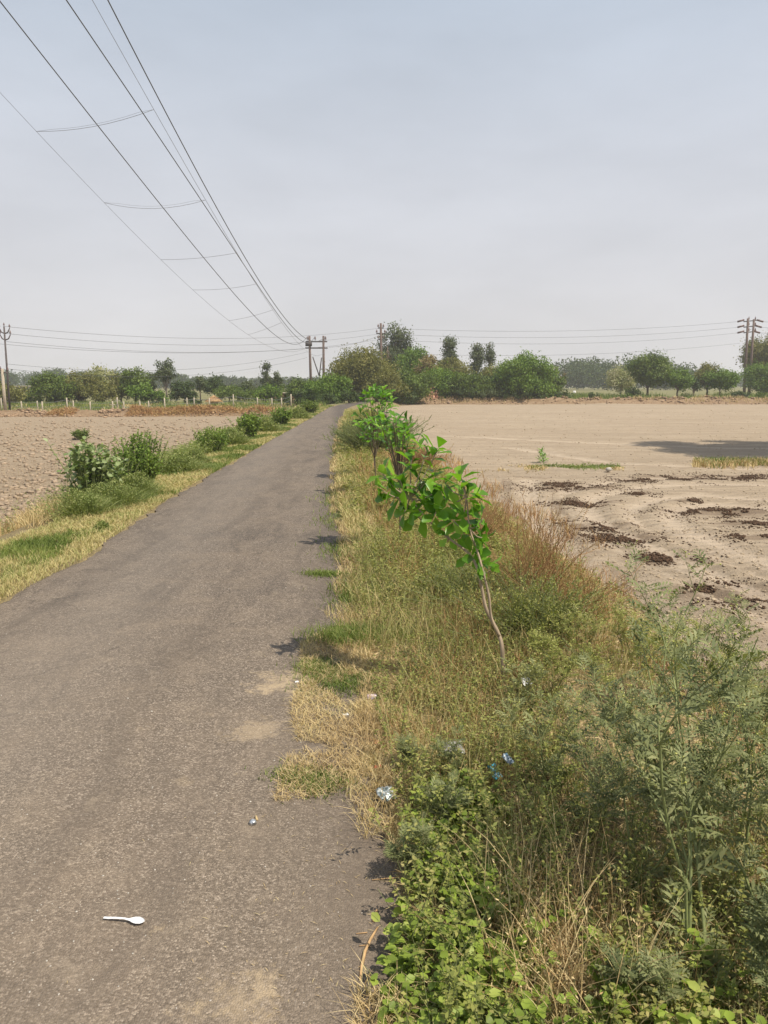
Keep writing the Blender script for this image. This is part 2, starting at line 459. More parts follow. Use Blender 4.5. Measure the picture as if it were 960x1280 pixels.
# asphalt -----------------------------------------------------------
def asphalt():
    m, t, b, out = newmat('asphalt')
    p = geo_pos(t)
    v1 = N(t, 'ShaderNodeTexVoronoi', ins={'Scale': 170.0, 'Randomness': 1.0}); t.links.new(p, v1.inputs['Vector'])
    sepc = N(t, 'ShaderNodeSeparateColor'); t.links.new(v1.outputs['Color'], sepc.inputs[0])
    stone = ramp_node(t, [(0, (.026, .021, .017)), (.38, (.088, .072, .060)), (.72, (.180, .150, .124)), (.93, (.33, .28, .232)), (1, (.42, .365, .31))])
    t.links.new(sepc.outputs[0], stone.inputs[0])
    big = noise(t, p, .55, 5, .6); mid = noise(t, p, 3.1, 6, .62); fine = noise(t, p, 34, 4, .7)
    # worn and dusty film, shapes of their own
    film = mrange(t, big.outputs['Fac'], .34, .66)
    c = mixc(t, mth(t, 'MULTIPLY', film, .38), stone.outputs[0], (.222, .178, .136))
    c = mixc(t, mth(t, 'MULTIPLY', mrange(t, mid.outputs['Fac'], .45, .75), .4), c, (.27, .217, .164))
    c = mixc(t, mth(t, 'MULTIPLY', mrange(t, fine.outputs['Fac'], .30, .55, 1, 0), .5), c, (.040, .034, .029))
    mps = N(t, 'ShaderNodeMapping'); mps.inputs['Scale'].default_value = (1.6, .35, 1); t.links.new(p, mps.inputs[0])
    stn = noise(t, mps.outputs[0], 2.2, 6, .7, .6)
    c = mixc(t, mth(t, 'MULTIPLY', mrange(t, stn.outputs['Fac'], .47, .66), .50), c, (.062, .052, .045))
    blot = noise(t, p, 7.5, 5, .75, .4)
    c = mixc(t, mth(t, 'MULTIPLY', mrange(t, blot.outputs['Fac'], .56, .70), .40), c, (.30, .25, .19))
    # fresher, darker strip by the right edge
    sx = N(t, 'ShaderNodeSeparateXYZ'); t.links.new(p, sx.inputs[0])
    dx = mth(t, 'ADD', sx.outputs[0], mth(t, 'MULTIPLY', sx.outputs[1], .062))
    dx = mth(t, 'ADD', dx, mth(t, 'MULTIPLY', mid.outputs['Fac'], .5))
    edge = mth(t, 'MULTIPLY', mrange(t, dx, -.10, .40), .60)
    c = mixc(t, edge, c, (.062, .051, .045))
    nr = mth(t, 'ADD', sx.outputs[1], mth(t, 'MULTIPLY', big.outputs['Fac'], 4))
    c = mixc(t, mth(t, 'MULTIPLY', mrange(t, nr, 8.5, 3.5), .30), c, (.29, .235, .18))
    ck = N(t, 'ShaderNodeTexVoronoi', feature='DISTANCE_TO_EDGE', ins={'Scale': .9})
    wv = N(t, 'ShaderNodeVectorMath', operation='SCALE'); wv.inputs['Scale'].default_value = .55; t.links.new(mid.outputs['Color'], wv.inputs[0])
    wa = N(t, 'ShaderNodeVectorMath', operation='ADD'); t.links.new(p, wa.inputs[0]); t.links.new(wv.outputs[0], wa.inputs[1]); t.links.new(wa.outputs[0], ck.inputs['Vector'])
    crk = mth(t, 'MULTIPLY', mrange(t, ck.outputs['Distance'], .008, .002), mrange(t, big.outputs['Fac'], .52, .58))
    c = mixc(t, mth(t, 'MULTIPLY', crk, .55), c, (.030, .025, .022))
    # wheel-worn lighter lanes
    lane = mth(t, 'ABSOLUTE', mth(t, 'ADD', dx, 1.45))
    c = mixc(t, mth(t, 'MULTIPLY', mrange(t, lane, .75, .1), .22), c, (.23, .205, .18))
    # sand and straw dust spots
    for (px, py, r, k) in ((205, 1172, .035, .9), (300, 1262, .10, .5), (350, 858, .17, .9), (322, 917, .12, .55), (235, 985, .05, .35), (180, 918, .04, .3),
                           (330, 1238, .05, .5), (260, 900, .03, .3), (395, 850, .15, .6), (210, 918, .03, .5), (255, 1268, .06, .5)):
        q = G(px, py)
        d = N(t, 'ShaderNodeVectorMath', operation='DISTANCE'); t.links.new(p, d.inputs[0]); d.inputs[1].default_value = tuple(q)
        dd = mth(t, 'ADD', d.outputs['Value'], mth(t, 'MULTIPLY', mth(t, 'SUBTRACT', fine.outputs['Fac'], .5), r * 2.6))
        dd = mth(t, 'ADD', dd, mth(t, 'MULTIPLY', mth(t, 'SUBTRACT', blot.outputs['Fac'], .5), r * 5.0))
        c = mixc(t, mth(t, 'MULTIPLY', mrange(t, dd, r * 1.15, r * .1), k * .75), c, (.44, .35, .235))
    c = mixc(t, 1.0, c, (1.05, 1.0, .935), 'MULTIPLY')
    t.links.new(c, b.inputs['Base Color'])
    b.inputs['Roughness'].default_value = .82
    b.inputs['Specular IOR Level'].default_value = .28
    hh = mth(t, 'ADD', mth(t, 'MULTIPLY', v1.outputs['Distance'], -.9), mth(t, 'MULTIPLY', fine.outputs['Fac'], .9))
    bump(t, b, hh, .005, .8)
    return m
def soil(name, c1, c2, c3, s=1.0, bd=.02, straw=0.0, furrow=None, patches=None):
    m, t, b, out = newmat(name)
    p = geo_pos(t)
    big = noise(t, p, .16 * s, 5, .6); mid = noise(t, p, 2.2 * s, 6, .65); fine = noise(t, p, 28 * s, 6, .72)
    c = mixc(t, mrange(t, mid.outputs['Fac'], .35, .68), c1, c2)
    c = mixc(t, mth(t, 'MULTIPLY', mrange(t, big.outputs['Fac'], .4, .65), .5), c, c3)
    c = mixc(t, mth(t, 'MULTIPLY', mrange(t, fine.outputs['Fac'], .28, .52, 1, 0), .5), c, tuple(v * .55 for v in c1))
    hh = mth(t, 'ADD', fine.outputs['Fac'], mth(t, 'MULTIPLY', mid.outputs['Fac'], 1.5))
    if furrow:
        mpn = N(t, 'ShaderNodeMapping'); mpn.inputs['Rotation'].default_value = (0, 0, R(furrow[1]))
        t.links.new(p, mpn.inputs[0])
        w = N(t, 'ShaderNodeTexWave', wave_type='BANDS', bands_direction='Y', ins={'Scale': furrow[0], 'Distortion': 3.0, 'Detail': 3.0, 'Detail Scale': .6})
        t.links.new(mpn.outputs[0], w.inputs['Vector'])
        hh = mth(t, 'ADD', hh, mth(t, 'MULTIPLY', w.outputs['Fac'], furrow[2]))
        c = mixc(t, mth(t, 'MULTIPLY', w.outputs['Fac'], furrow[3]), c, tuple(v * .62 for v in c1))
    st_ = N(t, 'ShaderNodeMapping'); st_.inputs['Scale'].default_value = (.16, 2.4, 1); t.links.new(p, st_.inputs[0])
    sk = noise(t, st_.outputs[0], 1.3, 5, .65)
    if furrow: c = mixc(t, mth(t, 'MULTIPLY', mrange(t, sk.outputs['Fac'], .42, .62), .6), c, tuple(v * .70 for v in c1))
    if straw:
        sn = noise(t, p, 60, 3, .8, 2.0)
        c = mixc(t, mth(t, 'MULTIPLY', mrange(t, sn.outputs['Fac'], .5, .6), straw), c, (.48, .36, .17))
    if patches:
        for (x, y, rx, ry, k, col) in patches:
            mpn = N(t, 'ShaderNodeMapping', vector_type='TEXTURE'); mpn.inputs['Location'].default_value = (x, y, 0); mpn.inputs['Scale'].default_value = (rx, ry, 50)
            t.links.new(p, mpn.inputs[0])
            ln = N(t, 'ShaderNodeVectorMath', operation='LENGTH'); t.links.new(mpn.outputs[0], ln.inputs[0])
            dd = mth(t, 'ADD', ln.outputs['Value'], mth(t, 'MULTIPLY', mth(t, 'SUBTRACT', mid.outputs['Fac'], .5), 1.6))
            c = mixc(t, mth(t, 'MULTIPLY', mrange(t, dd, 1.05, .5), k), c, col)
    if furrow:
        at_ = N(t, 'ShaderNodeAttribute', attribute_name='track')
        c = mixc(t, mth(t, 'MULTIPLY', mrange(t, at_.outputs['Fac'], .1, .8), .55), c, (.50, .40, .30))
        c = mixc(t, mth(t, 'MULTIPLY', mrange(t, at_.outputs['Fac'], -.05, -.6), .45), c, (.20, .145, .10))
    t.links.new(c, b.inputs['Base Color'])
    b.inputs['Roughness'].default_value = .95; b.inputs['Specular IOR Level'].default_value = .1
    bump(t, b, hh, bd, 1.0)
    return m

M = {}
M['asphalt'] = asphalt()
M['verge_soil'] = soil('verge_soil', (.15, .115, .068), (.26, .20, .11), (.19, .17, .085), 1.0, .02, .6)
M['left_soil'] = soil('ploughed_soil', (.275, .208, .140), (.36, .28, .198), (.305, .232, .155), 1.6, .03)
HEAPS = [(712, 610, 1.25, .38), (716, 630, .65, .22), (744, 657, .62, .22), (768, 672, .62, .20), (830, 700, .50, .20), (915, 742, .80, .28), (862, 628, .30, .10),
         (905, 640, 1.3, .28), (950, 655, .7, .2), (758, 628, .22, .1), (845, 597, 1.2, .3), (930, 597, 1.3, .35), (798, 600, .7, .25), (946, 672, .5, .15), (800, 618, .3, .15)]
_pt = [(G(px, py, -.35)[0], G(px, py, -.35)[1], rx * 1.15, ry * 1.5, .55, (.13, .085, .055)) for px, py, rx, ry in HEAPS]
M['right_soil'] = soil('tilled_soil', (.375, .292, .205), (.445, .355, .258), (.335, .255, .175), 1.0, .028, 0, (1.3, -8, .8, .30), _pt)
M['bank'] = soil('bank_soil', (.20, .125, .075), (.34, .24, .16), (.25, .17, .10), 1.0, .06, .3)
M['far_ground'] = soil('far_ground', (.13, .13, .06), (.25, .22, .11), (.12, .14, .055), .4, .05, .25)
M['straw'] = leafmat('straw', [(.32, .215, .10), (.50, .365, .18), (.64, .50, .27), (.46, .40, .18)], .15, .7, 2.5)
M['straw_yellow'] = leafmat('straw_yellow', [(.38, .31, .14), (.56, .45, .22), (.42, .39, .16), (.25, .29, .09)], .2, .7, 1.6)
M['clump_leaf'] = leafmat('clump_leaf', [(.13, .165, .045), (.19, .235, .065), (.27, .30, .10), (.38, .37, .15)], .3, .6, 4)
M['clump_grass'] = leafmat('clump_grass', [(.15, .18, .06), (.21, .25, .08), (.28, .31, .11), (.36, .36, .16)], .3, .6, 2.5)
M['stalk'] = leafmat('stalk', [(.26, .19, .08), (.42, .33, .15), (.34, .34, .12), (.54, .43, .23)], .2, .7, 1.8)
M['green_grass'] = leafmat('green_grass', [(.085, .12, .025), (.14, .19, .04), (.21, .26, .06), (.31, .31, .10)], .3, .6, 2.0)
M['weed_leaf'] = leafmat('weed_leaf', [(.13, .155, .032), (.21, .23, .055), (.30, .30, .08), (.44, .37, .15)], .3, .6, 2.2)
M['round_leaf'] = leafmat('round_leaf', [(.105, .155, .02), (.18, .24, .034), (.26, .34, .05), (.37, .41, .09)], .3, .5, 3.0)
M['feather_leaf'] = leafmat('feather_leaf', [(.11, .13, .052), (.165, .185, .075), (.235, .25, .108), (.33, .33, .155)], .25, .6, 3.0)
M['green_stem'] = plain('green_stem', (.20, .225, .085), .6, .3, .3, 20)
M['bud'] = leafmat('bud', [(.36, .40, .10), (.50, .50, .14), (.62, .58, .30)], .2, .7, 3.0)
M['sap_leaf'] = leafmat('sap_leaf', [(.045, .125, .008), (.10, .235, .014), (.17, .345, .024), (.29, .46, .05)], .42, .36, 5.0, .4)
M['sap_bark'] = plain('sap_bark', (.34, .26, .18), .85, .2, .4, 30, 0, .004, (1, 1, .2))
M['bark'] = plain('bark', (.15, .115, .08), .9, .1, .4, 12, 0, .02, (1, 1, .25))
M['bark_pale'] = plain('bark_pale', (.36, .30, .24), .9, .1, .35, 6, 0, .02, (1, 1, .25))
M['t_green'] = leafmat('crown_green', [(.050, .082, .013), (.092, .138, .020), (.135, .19, .030), (.20, .24, .05)], .28, .6, .55)
M['t_bright'] = leafmat('crown_bright', [(.055, .105, .012), (.105, .175, .02), (.155, .24, .03), (.22, .30, .05)], .3, .6, .6)
M['t_dark'] = leafmat('crown_dark', [(.028, .048, .011), (.048, .078, .017), (.072, .108, .024), (.10, .135, .035)], .25, .6, .6)
M['t_olive'] = leafmat('crown_olive', [(.095, .10, .024), (.155, .155, .038), (.215, .205, .055), (.28, .245, .085)], .28, .65, .5)
M['t_brown'] = leafmat('crown_brown', [(.17, .12, .05), (.26, .19, .08), (.25, .21, .075), (.34, .25, .13)], .2, .7, .5)
M['t_pale'] = leafmat('crown_pale', [(.18, .20, .07), (.29, .30, .12), (.40, .38, .20), (.52, .46, .32)], .25, .7, .5)
M['t_euc'] = leafmat('crown_euc', [(.045, .065, .024), (.075, .10, .037), (.11, .135, .05), (.15, .175, .075)], .25, .6, .6)
M['red_twig'] = leafmat('red_twig', [(.26, .13, .06), (.40, .22, .10), (.46, .30, .13), (.34, .25, .08)], .1, .8, 2.0)
M['dung'] = plain('dung', (.085, .052, .033), .95, .1, .45, 14, 0, .01)
M['clod_l'] = plain('clod_left', (.32, .242, .170), .95, .1, .28, 5, 0, .01)
M['clod_bank'] = plain('clod_bank', (.30, .205, .13), .95, .1, .5, 1.5, 0, .01)
M['clod_r'] = plain('clod_right', (.37, .29, .20), .95, .1, .2, 5, 0, .01)
M['pebble'] = plain('pebble', (.42, .38, .33), .85, .2, .3, 20)
M['concrete'] = plain('concrete', (.40, .34, .26), .85, .2, .2, 9, 0, .004)
M['iron'] = plain('iron', (.085, .07, .066), .7, .3, .3, 10)
M['rust_wood'] = plain('pole_wood', (.14, .10, .085), .85, .2, .35, 8, 0, .01, (1, 1, .2))
M['ceramic'] = plain('ceramic', (.11, .055, .045), .3, .5, .1)
M['wire'] = plain('wire_metal', (.10, .10, .105), .6, .4, .05, 2)
M['wire_thin'] = plain('wire_thin', (.22, .22, .23), .6, .4, .05, 2)
M['brick'] = plain('brick', (.44, .24, .17), .9, .1, .35, 3, 0, .02)
M['whitewash'] = plain('whitewash', (.72, .70, .68), .85, .2, .08, 1)
M['thatch'] = plain('thatch', (.42, .27, .14), .9, .1, .35, 12, 0, .03, (1, 1, .15))
M['dark_hole'] = plain('dark_opening', (.03, .028, .025), .9, .1, .2, 3)
M['white_plastic'] = plain('white_plastic', (.72, .715, .71), .4, .45, .12, 60)

def foilmat(name, c1, c2, rough=.3, metal=.0, scale=30):
    m, t, b, out = newmat(name)
    p = N(t, 'ShaderNodeTexCoord').outputs['Object']
    nz = noise(t, p, scale, 3, .6)
    c = mixc(t, mrange(t, nz.outputs['Fac'], .46, .54), c1, c2)
    t.links.new(c, b.inputs['Base Color']); b.inputs['Roughness'].default_value = rough; b.inputs['Metallic'].default_value = metal
    return m

# ------------------------------------------------------------------ terrain
def yrows(y0, y1):
    ys = [y0]
    while ys[-1] < y1:
        y = ys[-1]
        ys.append(y + (max(.055, .0095 * y) if y < 110 else .06 * y))
    ys[-1] = y1
    return np.array(ys)
def strip(name, ys, xfn, mat, zoff=0.0, tracks=False):
    X = np.stack([xfn(y) for y in ys]); Y = np.repeat(ys[:, None], X.shape[1], 1)
    Z = height(X, Y) + zoff
    r, c = X.shape
    i = np.arange(r * c).reshape(r, c)
    q = np.stack([i[:-1, :-1], i[:-1, 1:], i[1:, 1:], i[1:, :-1]], -1).reshape(-1, 4)
    mb = MB(); mb.add(np.stack([X, Y, Z], -1).reshape(-1, 3), q)
    o = mb.build(name, mat, smooth=True)
    if tracks:
        v = np.zeros(X.shape)
        for q_ in RUTS:
            w_ = .12 + .006 * Y; d = polydist(X, Y, q_); v = np.maximum(v, np.exp(-(d / w_) ** 2)) - .0
            v = np.where((d > 1.6 * w_) & (d < 2.6 * w_), np.minimum(v, -.7 * (fbm(X * 3, Y * 3, 2, 8) > .45)), v)
        v = v * (Y < 45) * (.5 + fbm(X * 2, Y * 2, 3, 7))
        at_ = o.data.attributes.new('track', 'FLOAT', 'POINT'); at_.data.foreach_set('value', v.astype(np.float32).ravel())
    tag(o, kind='structure'); return o
geoms = 1.028 ** np.arange(0, 220) - 1
geoms = geoms / geoms[-1]
YE = 1700.0
y_left = yrows(-6, 60.0); y_right = yrows(-6, 80.0)
vo = np.linspace(0, 1, 44)
def WRf(y): return 2.55 + .9 * (float(fbm(np.array([y * .9]), np.array([.3]), 3, 17)[0]) - .5) + .45 * (float(fbm(np.array([y * 4.0]), np.array([.7]), 2, 18)[0]) - .5)
def WLf(y): return 3.1 + .9 * (float(fbm(np.array([y * .8]), np.array([.3]), 3, 19)[0]) - .5) + .4 * (float(fbm(np.array([y * 4.0]), np.array([.7]), 2, 20)[0]) - .5)
strip('verge', y_right, lambda y: xR(y) - .5 + vo * (WRf(y) + .5), M['verge_soil'])
strip('verge', y_left, lambda y: (xL(y) + .5) - vo[::-1] * (WLf(y) + .5), M['verge_soil'])
strip('field', y_right, lambda y: xR(y) + WRf(y) + geoms * 160, M['right_soil'], tracks=True)
strip('field', y_left, lambda y: xL(y) - WLf(y) - geoms[::-1] * 160, M['left_soil'])
def wide(y):
    return np.concatenate([-(geoms[::-1]) * 1300 + float(xL(y)) - WLf(y), np.linspace(float(xL(y)) - WLf(y), float(xR(y)) + WRf(y), 50)[1:-1], geoms * 1300 + float(xR(y)) + WRf(y)])
def wl(y): return np.concatenate([-(geoms[::-1]) * 160 + float(xL(y)) - WLf(y), np.linspace(float(xL(y)) - WLf(y), float(xL(y)) + .5, 30)[1:]])
def wr(y): return np.concatenate([np.linspace(float(xR(y)) - .5, float(xR(y)) + WRf(y), 30)[:-1], geoms * 160 + float(xR(y)) + WRf(y)])
strip('bank', yrows(60.0, 63.6), wl, M['bank'])
strip('bank', yrows(80.0, 84.2), wr, M['bank'])
strip('ground', yrows(63.6, 84.2), wl, M['far_ground'])
strip('ground', np.concatenate([yrows(84.2, 110), yrows(110, YE)[1:]]), wide, M['far_ground'])
# wide base sheet underneath everything, out to the horizon
mb = MB()
xs = np.array([-1300, -165, -60, 0, 60, 165, 1300.]); ys_ = np.array([-45., 0, 60, 84, YE])
X, Y = np.meshgrid(xs, ys_)
i = np.arange(X.size).reshape(X.shape)
mb.add(np.stack([X, Y, np.full_like(X, -1.15)], -1).reshape(-1, 3), np.stack([i[:-1, :-1], i[:-1, 1:], i[1:, 1:], i[1:, :-1]], -1).reshape(-1, 4))
tag(mb.build('ground', M['far_ground']), kind='structure')

# road: a thin slab with ragged edges
ys = np.concatenate([np.arange(-6, 14, .04), np.arange(14, 60, .16), np.arange(60, 78, .6)])
def rag(y, s): return (fbm(y * 1.1, y * 0 + s, 3, 30) - .5) * .22 + (fbm(y * 6, y * 0 + s, 3, 31) - .5) * .13
eL = xL(ys) + rag(ys, 3.0); eR = xR(ys) + rag(ys, 8.0) + .03
u = np.linspace(0, 1, 26)
X = eL[:, None] * (1 - u) + eR[:, None] * u
Y = np.repeat(ys[:, None], 26, 1)
cen = (eL + eR)[:, None] / 2; hw = (eR - eL)[:, None] / 2
Z = .03 * (1 - ((X - cen) / hw) ** 2) + .012 * (fbm(X * 1.2, Y * .7, 3, 40) - .5) + 0.004
Z[:, 0] -= .012; Z[:, -1] -= .012
i = np.arange(X.size).reshape(X.shape)
mb = MB()
top = np.stack([X, Y, Z], -1)
mb.add(top.reshape(-1, 3), np.stack([i[:-1, :-1], i[:-1, 1:], i[1:, 1:], i[1:, :-1]], -1).reshape(-1, 4))
for col, dx in ((0, -.012), (25, .012)):
    a = top[:, col]; b_ = a + np.array([dx, 0, -.05])
    n = len(a); vv = np.concatenate([a, b_]); k = np.arange(n - 1)
    q = np.stack([k, k + 1, k + 1 + n, k + n], -1)
    mb.add(vv, q if col else q[:, ::-1])
tag(mb.build('road', M['asphalt'], smooth=True), kind='structure')

def roadz(x, y):
    return 0.004 + .03 * (1 - ((x - (xL(y) + xR(y)) / 2) / ((xR(y) - xL(y)) / 2)) ** 2) + .012 * (fbm(np.asarray(x) * 1.2, np.asarray(y) * .7, 3, 40) - .5)
def gz(x, y):
    x = np.asarray(x, float); y = np.asarray(y, float)
    on = (x < xR(y) + .02) & (x > xL(y) - .02)
    return np.where(on, np.maximum(roadz(x, y), -.01), height(x, y))
# ================================================================== poles, wires, buildings
def gh(x, y): return float(gz(np.array([x]), np.array([y]))[0])
def insulator(mb, c, h=.28, r=.07):
    c = np.array(c, float)
    tube(mb, [c, c + (0, 0, h * .3)], [.02, .02], 6)
    tube(mb, [c + (0, 0, h * k) for k in (.28, .32, .45, .5, .62, .68, .8, 1)], [r * v for v in (.4, 1, .9, .45, .85, .75, .35, .25)], 8)

# twin pole structure straight ahead, where the overhead line ends
HY = 90.0
hl = P(387, 421, HY); hr = P(404, 421, HY)
t = thing('twin_power_pole', 'twin-legged dark power pole with two crossarms rising above the green trees at the road end', 'power pole', (hl[0] * .5 + hr[0] * .5, HY, gh(-8, HY)))
for x0 in (P(389, 480, HY)[0], P(404.5, 480, HY)[0]):
    xt = x0 - (.12 if x0 < P(397, 480, HY)[0] else -.05)
    mb = MB(); tube(mb, [(x0, HY, gh(x0, HY) - .3), (xt, HY, hl[2] + .1)], [.17, .12], 8); mb.build('leg', M['rust_wood'], t)
ztop = P(395, 427, HY)[2]; zmid = P(395, 435, HY)[2]
xa, xb = P(382, 427, HY)[0], P(409, 427, HY)[0]
for z_, ex in ((ztop, 0), (zmid, .1)):
    mb = MB(); box(mb, ((xa + xb) / 2, HY, z_), (xb - xa + ex, .12, .15), bev=.02); mb.build('crossarm', M['iron'], t)
mb = MB(); tube(mb, [(P(391, 450, HY)[0], HY, P(391, 446, HY)[2]), (P(399, 470, HY)[0], HY + .1, P(399, 470, HY)[2])], .07, 6)
tube(mb, [(P(402, 450, HY)[0], HY, P(402, 447, HY)[2]), (P(399, 470, HY)[0], HY + .1, P(399, 470, HY)[2])], .07, 6); mb.build('brace', M['iron'], t)
phase_top = []
for px in (384.5, 394, 407):
    p = P(px, 427, HY); mb = MB(); insulator(mb, (p[0], HY, ztop + .08), .55, .12); mb.build('insulator', M['ceramic'], t)
    phase_top.append(np.array([p[0], HY, ztop + .6]))
mb = MB(); box(mb, (P(386, 430, HY)[0], HY - .15, P(386, 430.5, HY)[2]), (.75, .25, .42), bev=.05); mb.build('switch_box', M['iron'], t)

# overhead line along the road: three phases and a guard net below
def wire_pts(pix, plan0, plan1, end, deg=3):
    """pixels of a wire + its straight plan line -> smooth 3-D sag"""
    (x0, y0), (x1, y1) = plan0, plan1
    k = (x1 - x0) / (y1 - y0); Y = []; Z = []
    for px, py in pix:
        dx, dy, dz = rayd(px, py)
        s = (x0 - k * y0) / (dx - k * dy)
        Y.append(s * dy); Z.append(H + s * dz)
    Y += [end[1]] * 2; Z += [end[2]] * 2
    c = np.polyfit(Y, Z, deg)
    yy = np.concatenate([np.linspace(4, 30, 30), np.linspace(31, end[1], 40)])
    zz = np.polyval(c, yy)
    return yy, zz, x0 + k * (yy - y0)
WIRES = {
 'A': ([(0, 0), (60, 76), (115, 150), (190, 243), (260, 330), (320, 395), (350, 424)], (-5.5, 12), (phase_top[0][0], HY), phase_top[0]),
 'B': ([(82, 0), (140, 85), (200, 170), (250, 248), (300, 325), (340, 382), (362, 412)], (-4.5, 12), (phase_top[1][0], HY), phase_top[1]),
 'C': ([(135, 0), (193, 110), (250, 225), (290, 295), (330, 358), (360, 403)], (-3.9, 12), (phase_top[2][0], HY), phase_top[2]),
 'D': ([(0, 118), (40, 155), (130, 255), (200, 322), (240, 362), (285, 400), (330, 430)], (-6.0, 13), (xa, HY), np.array([xa, HY, zmid])),
 'E': ([(115, 0), (192, 137), (257, 247), (296, 318), (320, 355), (343, 390)], (-3.6, 10.4), (xb, HY), np.array([xb, HY, zmid])),
}
wl_labels = {'A': 'leftmost of the three thick cables sagging over the road to the twin pole', 'B': 'middle of the three thick cables sagging over the road to the twin pole',
             'C': 'rightmost of the three thick cables sagging over the road to the twin pole'}
curve = {}
for k, (pix, p0, p1, end) in WIRES.items():
    yy, zz, xx = wire_pts(pix, p0, p1, end)
    curve[k] = (yy, zz, xx)
for k in 'ABC':
    yy, zz, xx = curve[k]
    mb = MB(); tube(mb, np.stack([xx, yy, zz], 1), [.0065 + .00022 * y for y in yy], 5)
    loc = (xx[-1], yy[-1], zz[-1])
    tag(mb.build('power_line', M['wire'], None, loc, True), wl_labels[k], 'power line', 'cables over the road')
yy, zz, xx = curve['D']
t = thing('guard_net', 'thin grey guard wires with sagging cross loops hung beneath the thick overhead cables', 'guard wire', (xx[-1], yy[-1], zz[-1]))
for k in 'DE':
    yy, zz, xx = curve[k]
    mb = MB(); tube(mb, np.stack([xx, yy, zz], 1), [.0022 + .00013 * y for y in yy], 4); mb.build('side_wire', M['wire_thin'], t, smooth=True)
def at(k, y):
    yy, zz, xx = curve[k]; return np.array([np.interp(y, yy, xx), y, np.interp(y, yy, zz)])
def y_of(k, px):
    yy, zz, xx = curve[k]; qx, qy = proj(xx, yy, zz)
    return float(np.interp(px, qx, yy))
for (pa, pb, sag) in ((45, 192, .09), (130, 257, .15), (201, 296, .05), (241, 320, .06), (286, 341, .05), (310, 352, .04)):
    a = at('D', y_of('D', pa)); b = at('E', y_of('E', pb))
    pts = [a * (1 - s) + b * s - np.array([0, 0, sag * 4 * s * (1 - s)]) for s in np.linspace(0, 1, 9)]
    mb = MB(); tube(mb, pts, .0022 + .0001 * a[1], 4); mb.build('cross_loop', M['wire_thin'], t)
    if pa < 200:
        pts = [p_ + np.array([0, .1, .06 + .02 * s]) for p_, s in zip(pts, np.linspace(0, 1, 9))]
        mb = MB(); tube(mb, [a] + pts[1:-1] + [b], .002, 4); mb.build('cross_loop', M['wire_thin'], t)

# left poles
LY = 64.0
lb = P(13, 522, LY); lt = P(5, 408, LY)
t = thing('power_pole', 'tall dark power pole with forked insulator arms at the far left edge', 'power pole', (lb[0], LY, lb[2]))
mb = MB(); tube(mb, [(lb[0], LY, lb[2] - .3), (lt[0], LY, lt[2])], [.10, .065], 8); mb.build('shaft', M['iron'], t)
Lw = []
for i, py in enumerate((417, 425)):
    c = P(6 + i, py, LY)
    for s in (-1, 1):
        tip = c + np.array([s * .42, 0, .42])
        mb = MB(); tube(mb, [c, c + np.array([s * .25, 0, .1]), tip], [.05, .05, .04], 6); a = mb.build('arm', M['iron'], t)
        mb = MB(); insulator(mb, tip, .35, .09); mb.build('insulator', M['ceramic'], a)
        Lw.append(tip + (0, 0, .3))
mb = MB(); insulator(mb, lt, .3, .08); mb.build('insulator', M['ceramic'], t)
l2 = P(9, 521, LY - 1.5)
t = thing('concrete_pole', 'shorter pale concrete pole standing just in front of the tall left power pole', 'pole', (l2[0], LY - 1.5, l2[2]))
z2 = P(5, 461, LY - 1.5)
mb = MB(); box(mb, (l2[0] - .1, LY - 1.5, (l2[2] + z2[2]) / 2 - .1), (.24, .20, z2[2] - l2[2] + .2), bev=.03, taper=.7); mb.build('shaft', M['concrete'], t)
mb = MB(); box(mb, (z2[0], LY - 1.5, z2[2] - .3), (.7, .08, .1)); mb.build('crossarm', M['iron'], t)
for s in (-.28, .28):
    mb = MB(); insulator(mb, (z2[0] + s, LY - 1.5, z2[2] - .25), .45, .09); mb.build('insulator', M['ceramic'], t)

# single pole behind the central trees
MY = 96.0
m0 = P(476, 404, MY)
t = thing('power_pole', 'single dark power pole with stacked insulators beside the tall two-clump tree in the middle', 'power pole', (m0[0], MY, gh(m0[0], MY)))
mb = MB(); tube(mb, [(m0[0] + .1, MY, gh(m0[0], MY) - .3), (m0[0], MY, m0[2])], [.2, .13], 8); mb.build('shaft', M['rust_wood'], t)
Mw = []
for py, w in ((410, .35), (417, .55), (424, .35)):
    c = P(476, py, MY)
    mb = MB(); box(mb, (c[0], MY, c[2]), (w * 2, .12, .14)); a = mb.build('crossarm', M['iron'], t)
    for s in (-1, 1):
        mb = MB(); insulator(mb, (c[0] + s * w * .9, MY, c[2]), .5, .13); mb.build('insulator', M['ceramic'], a)
    Mw.append(c)
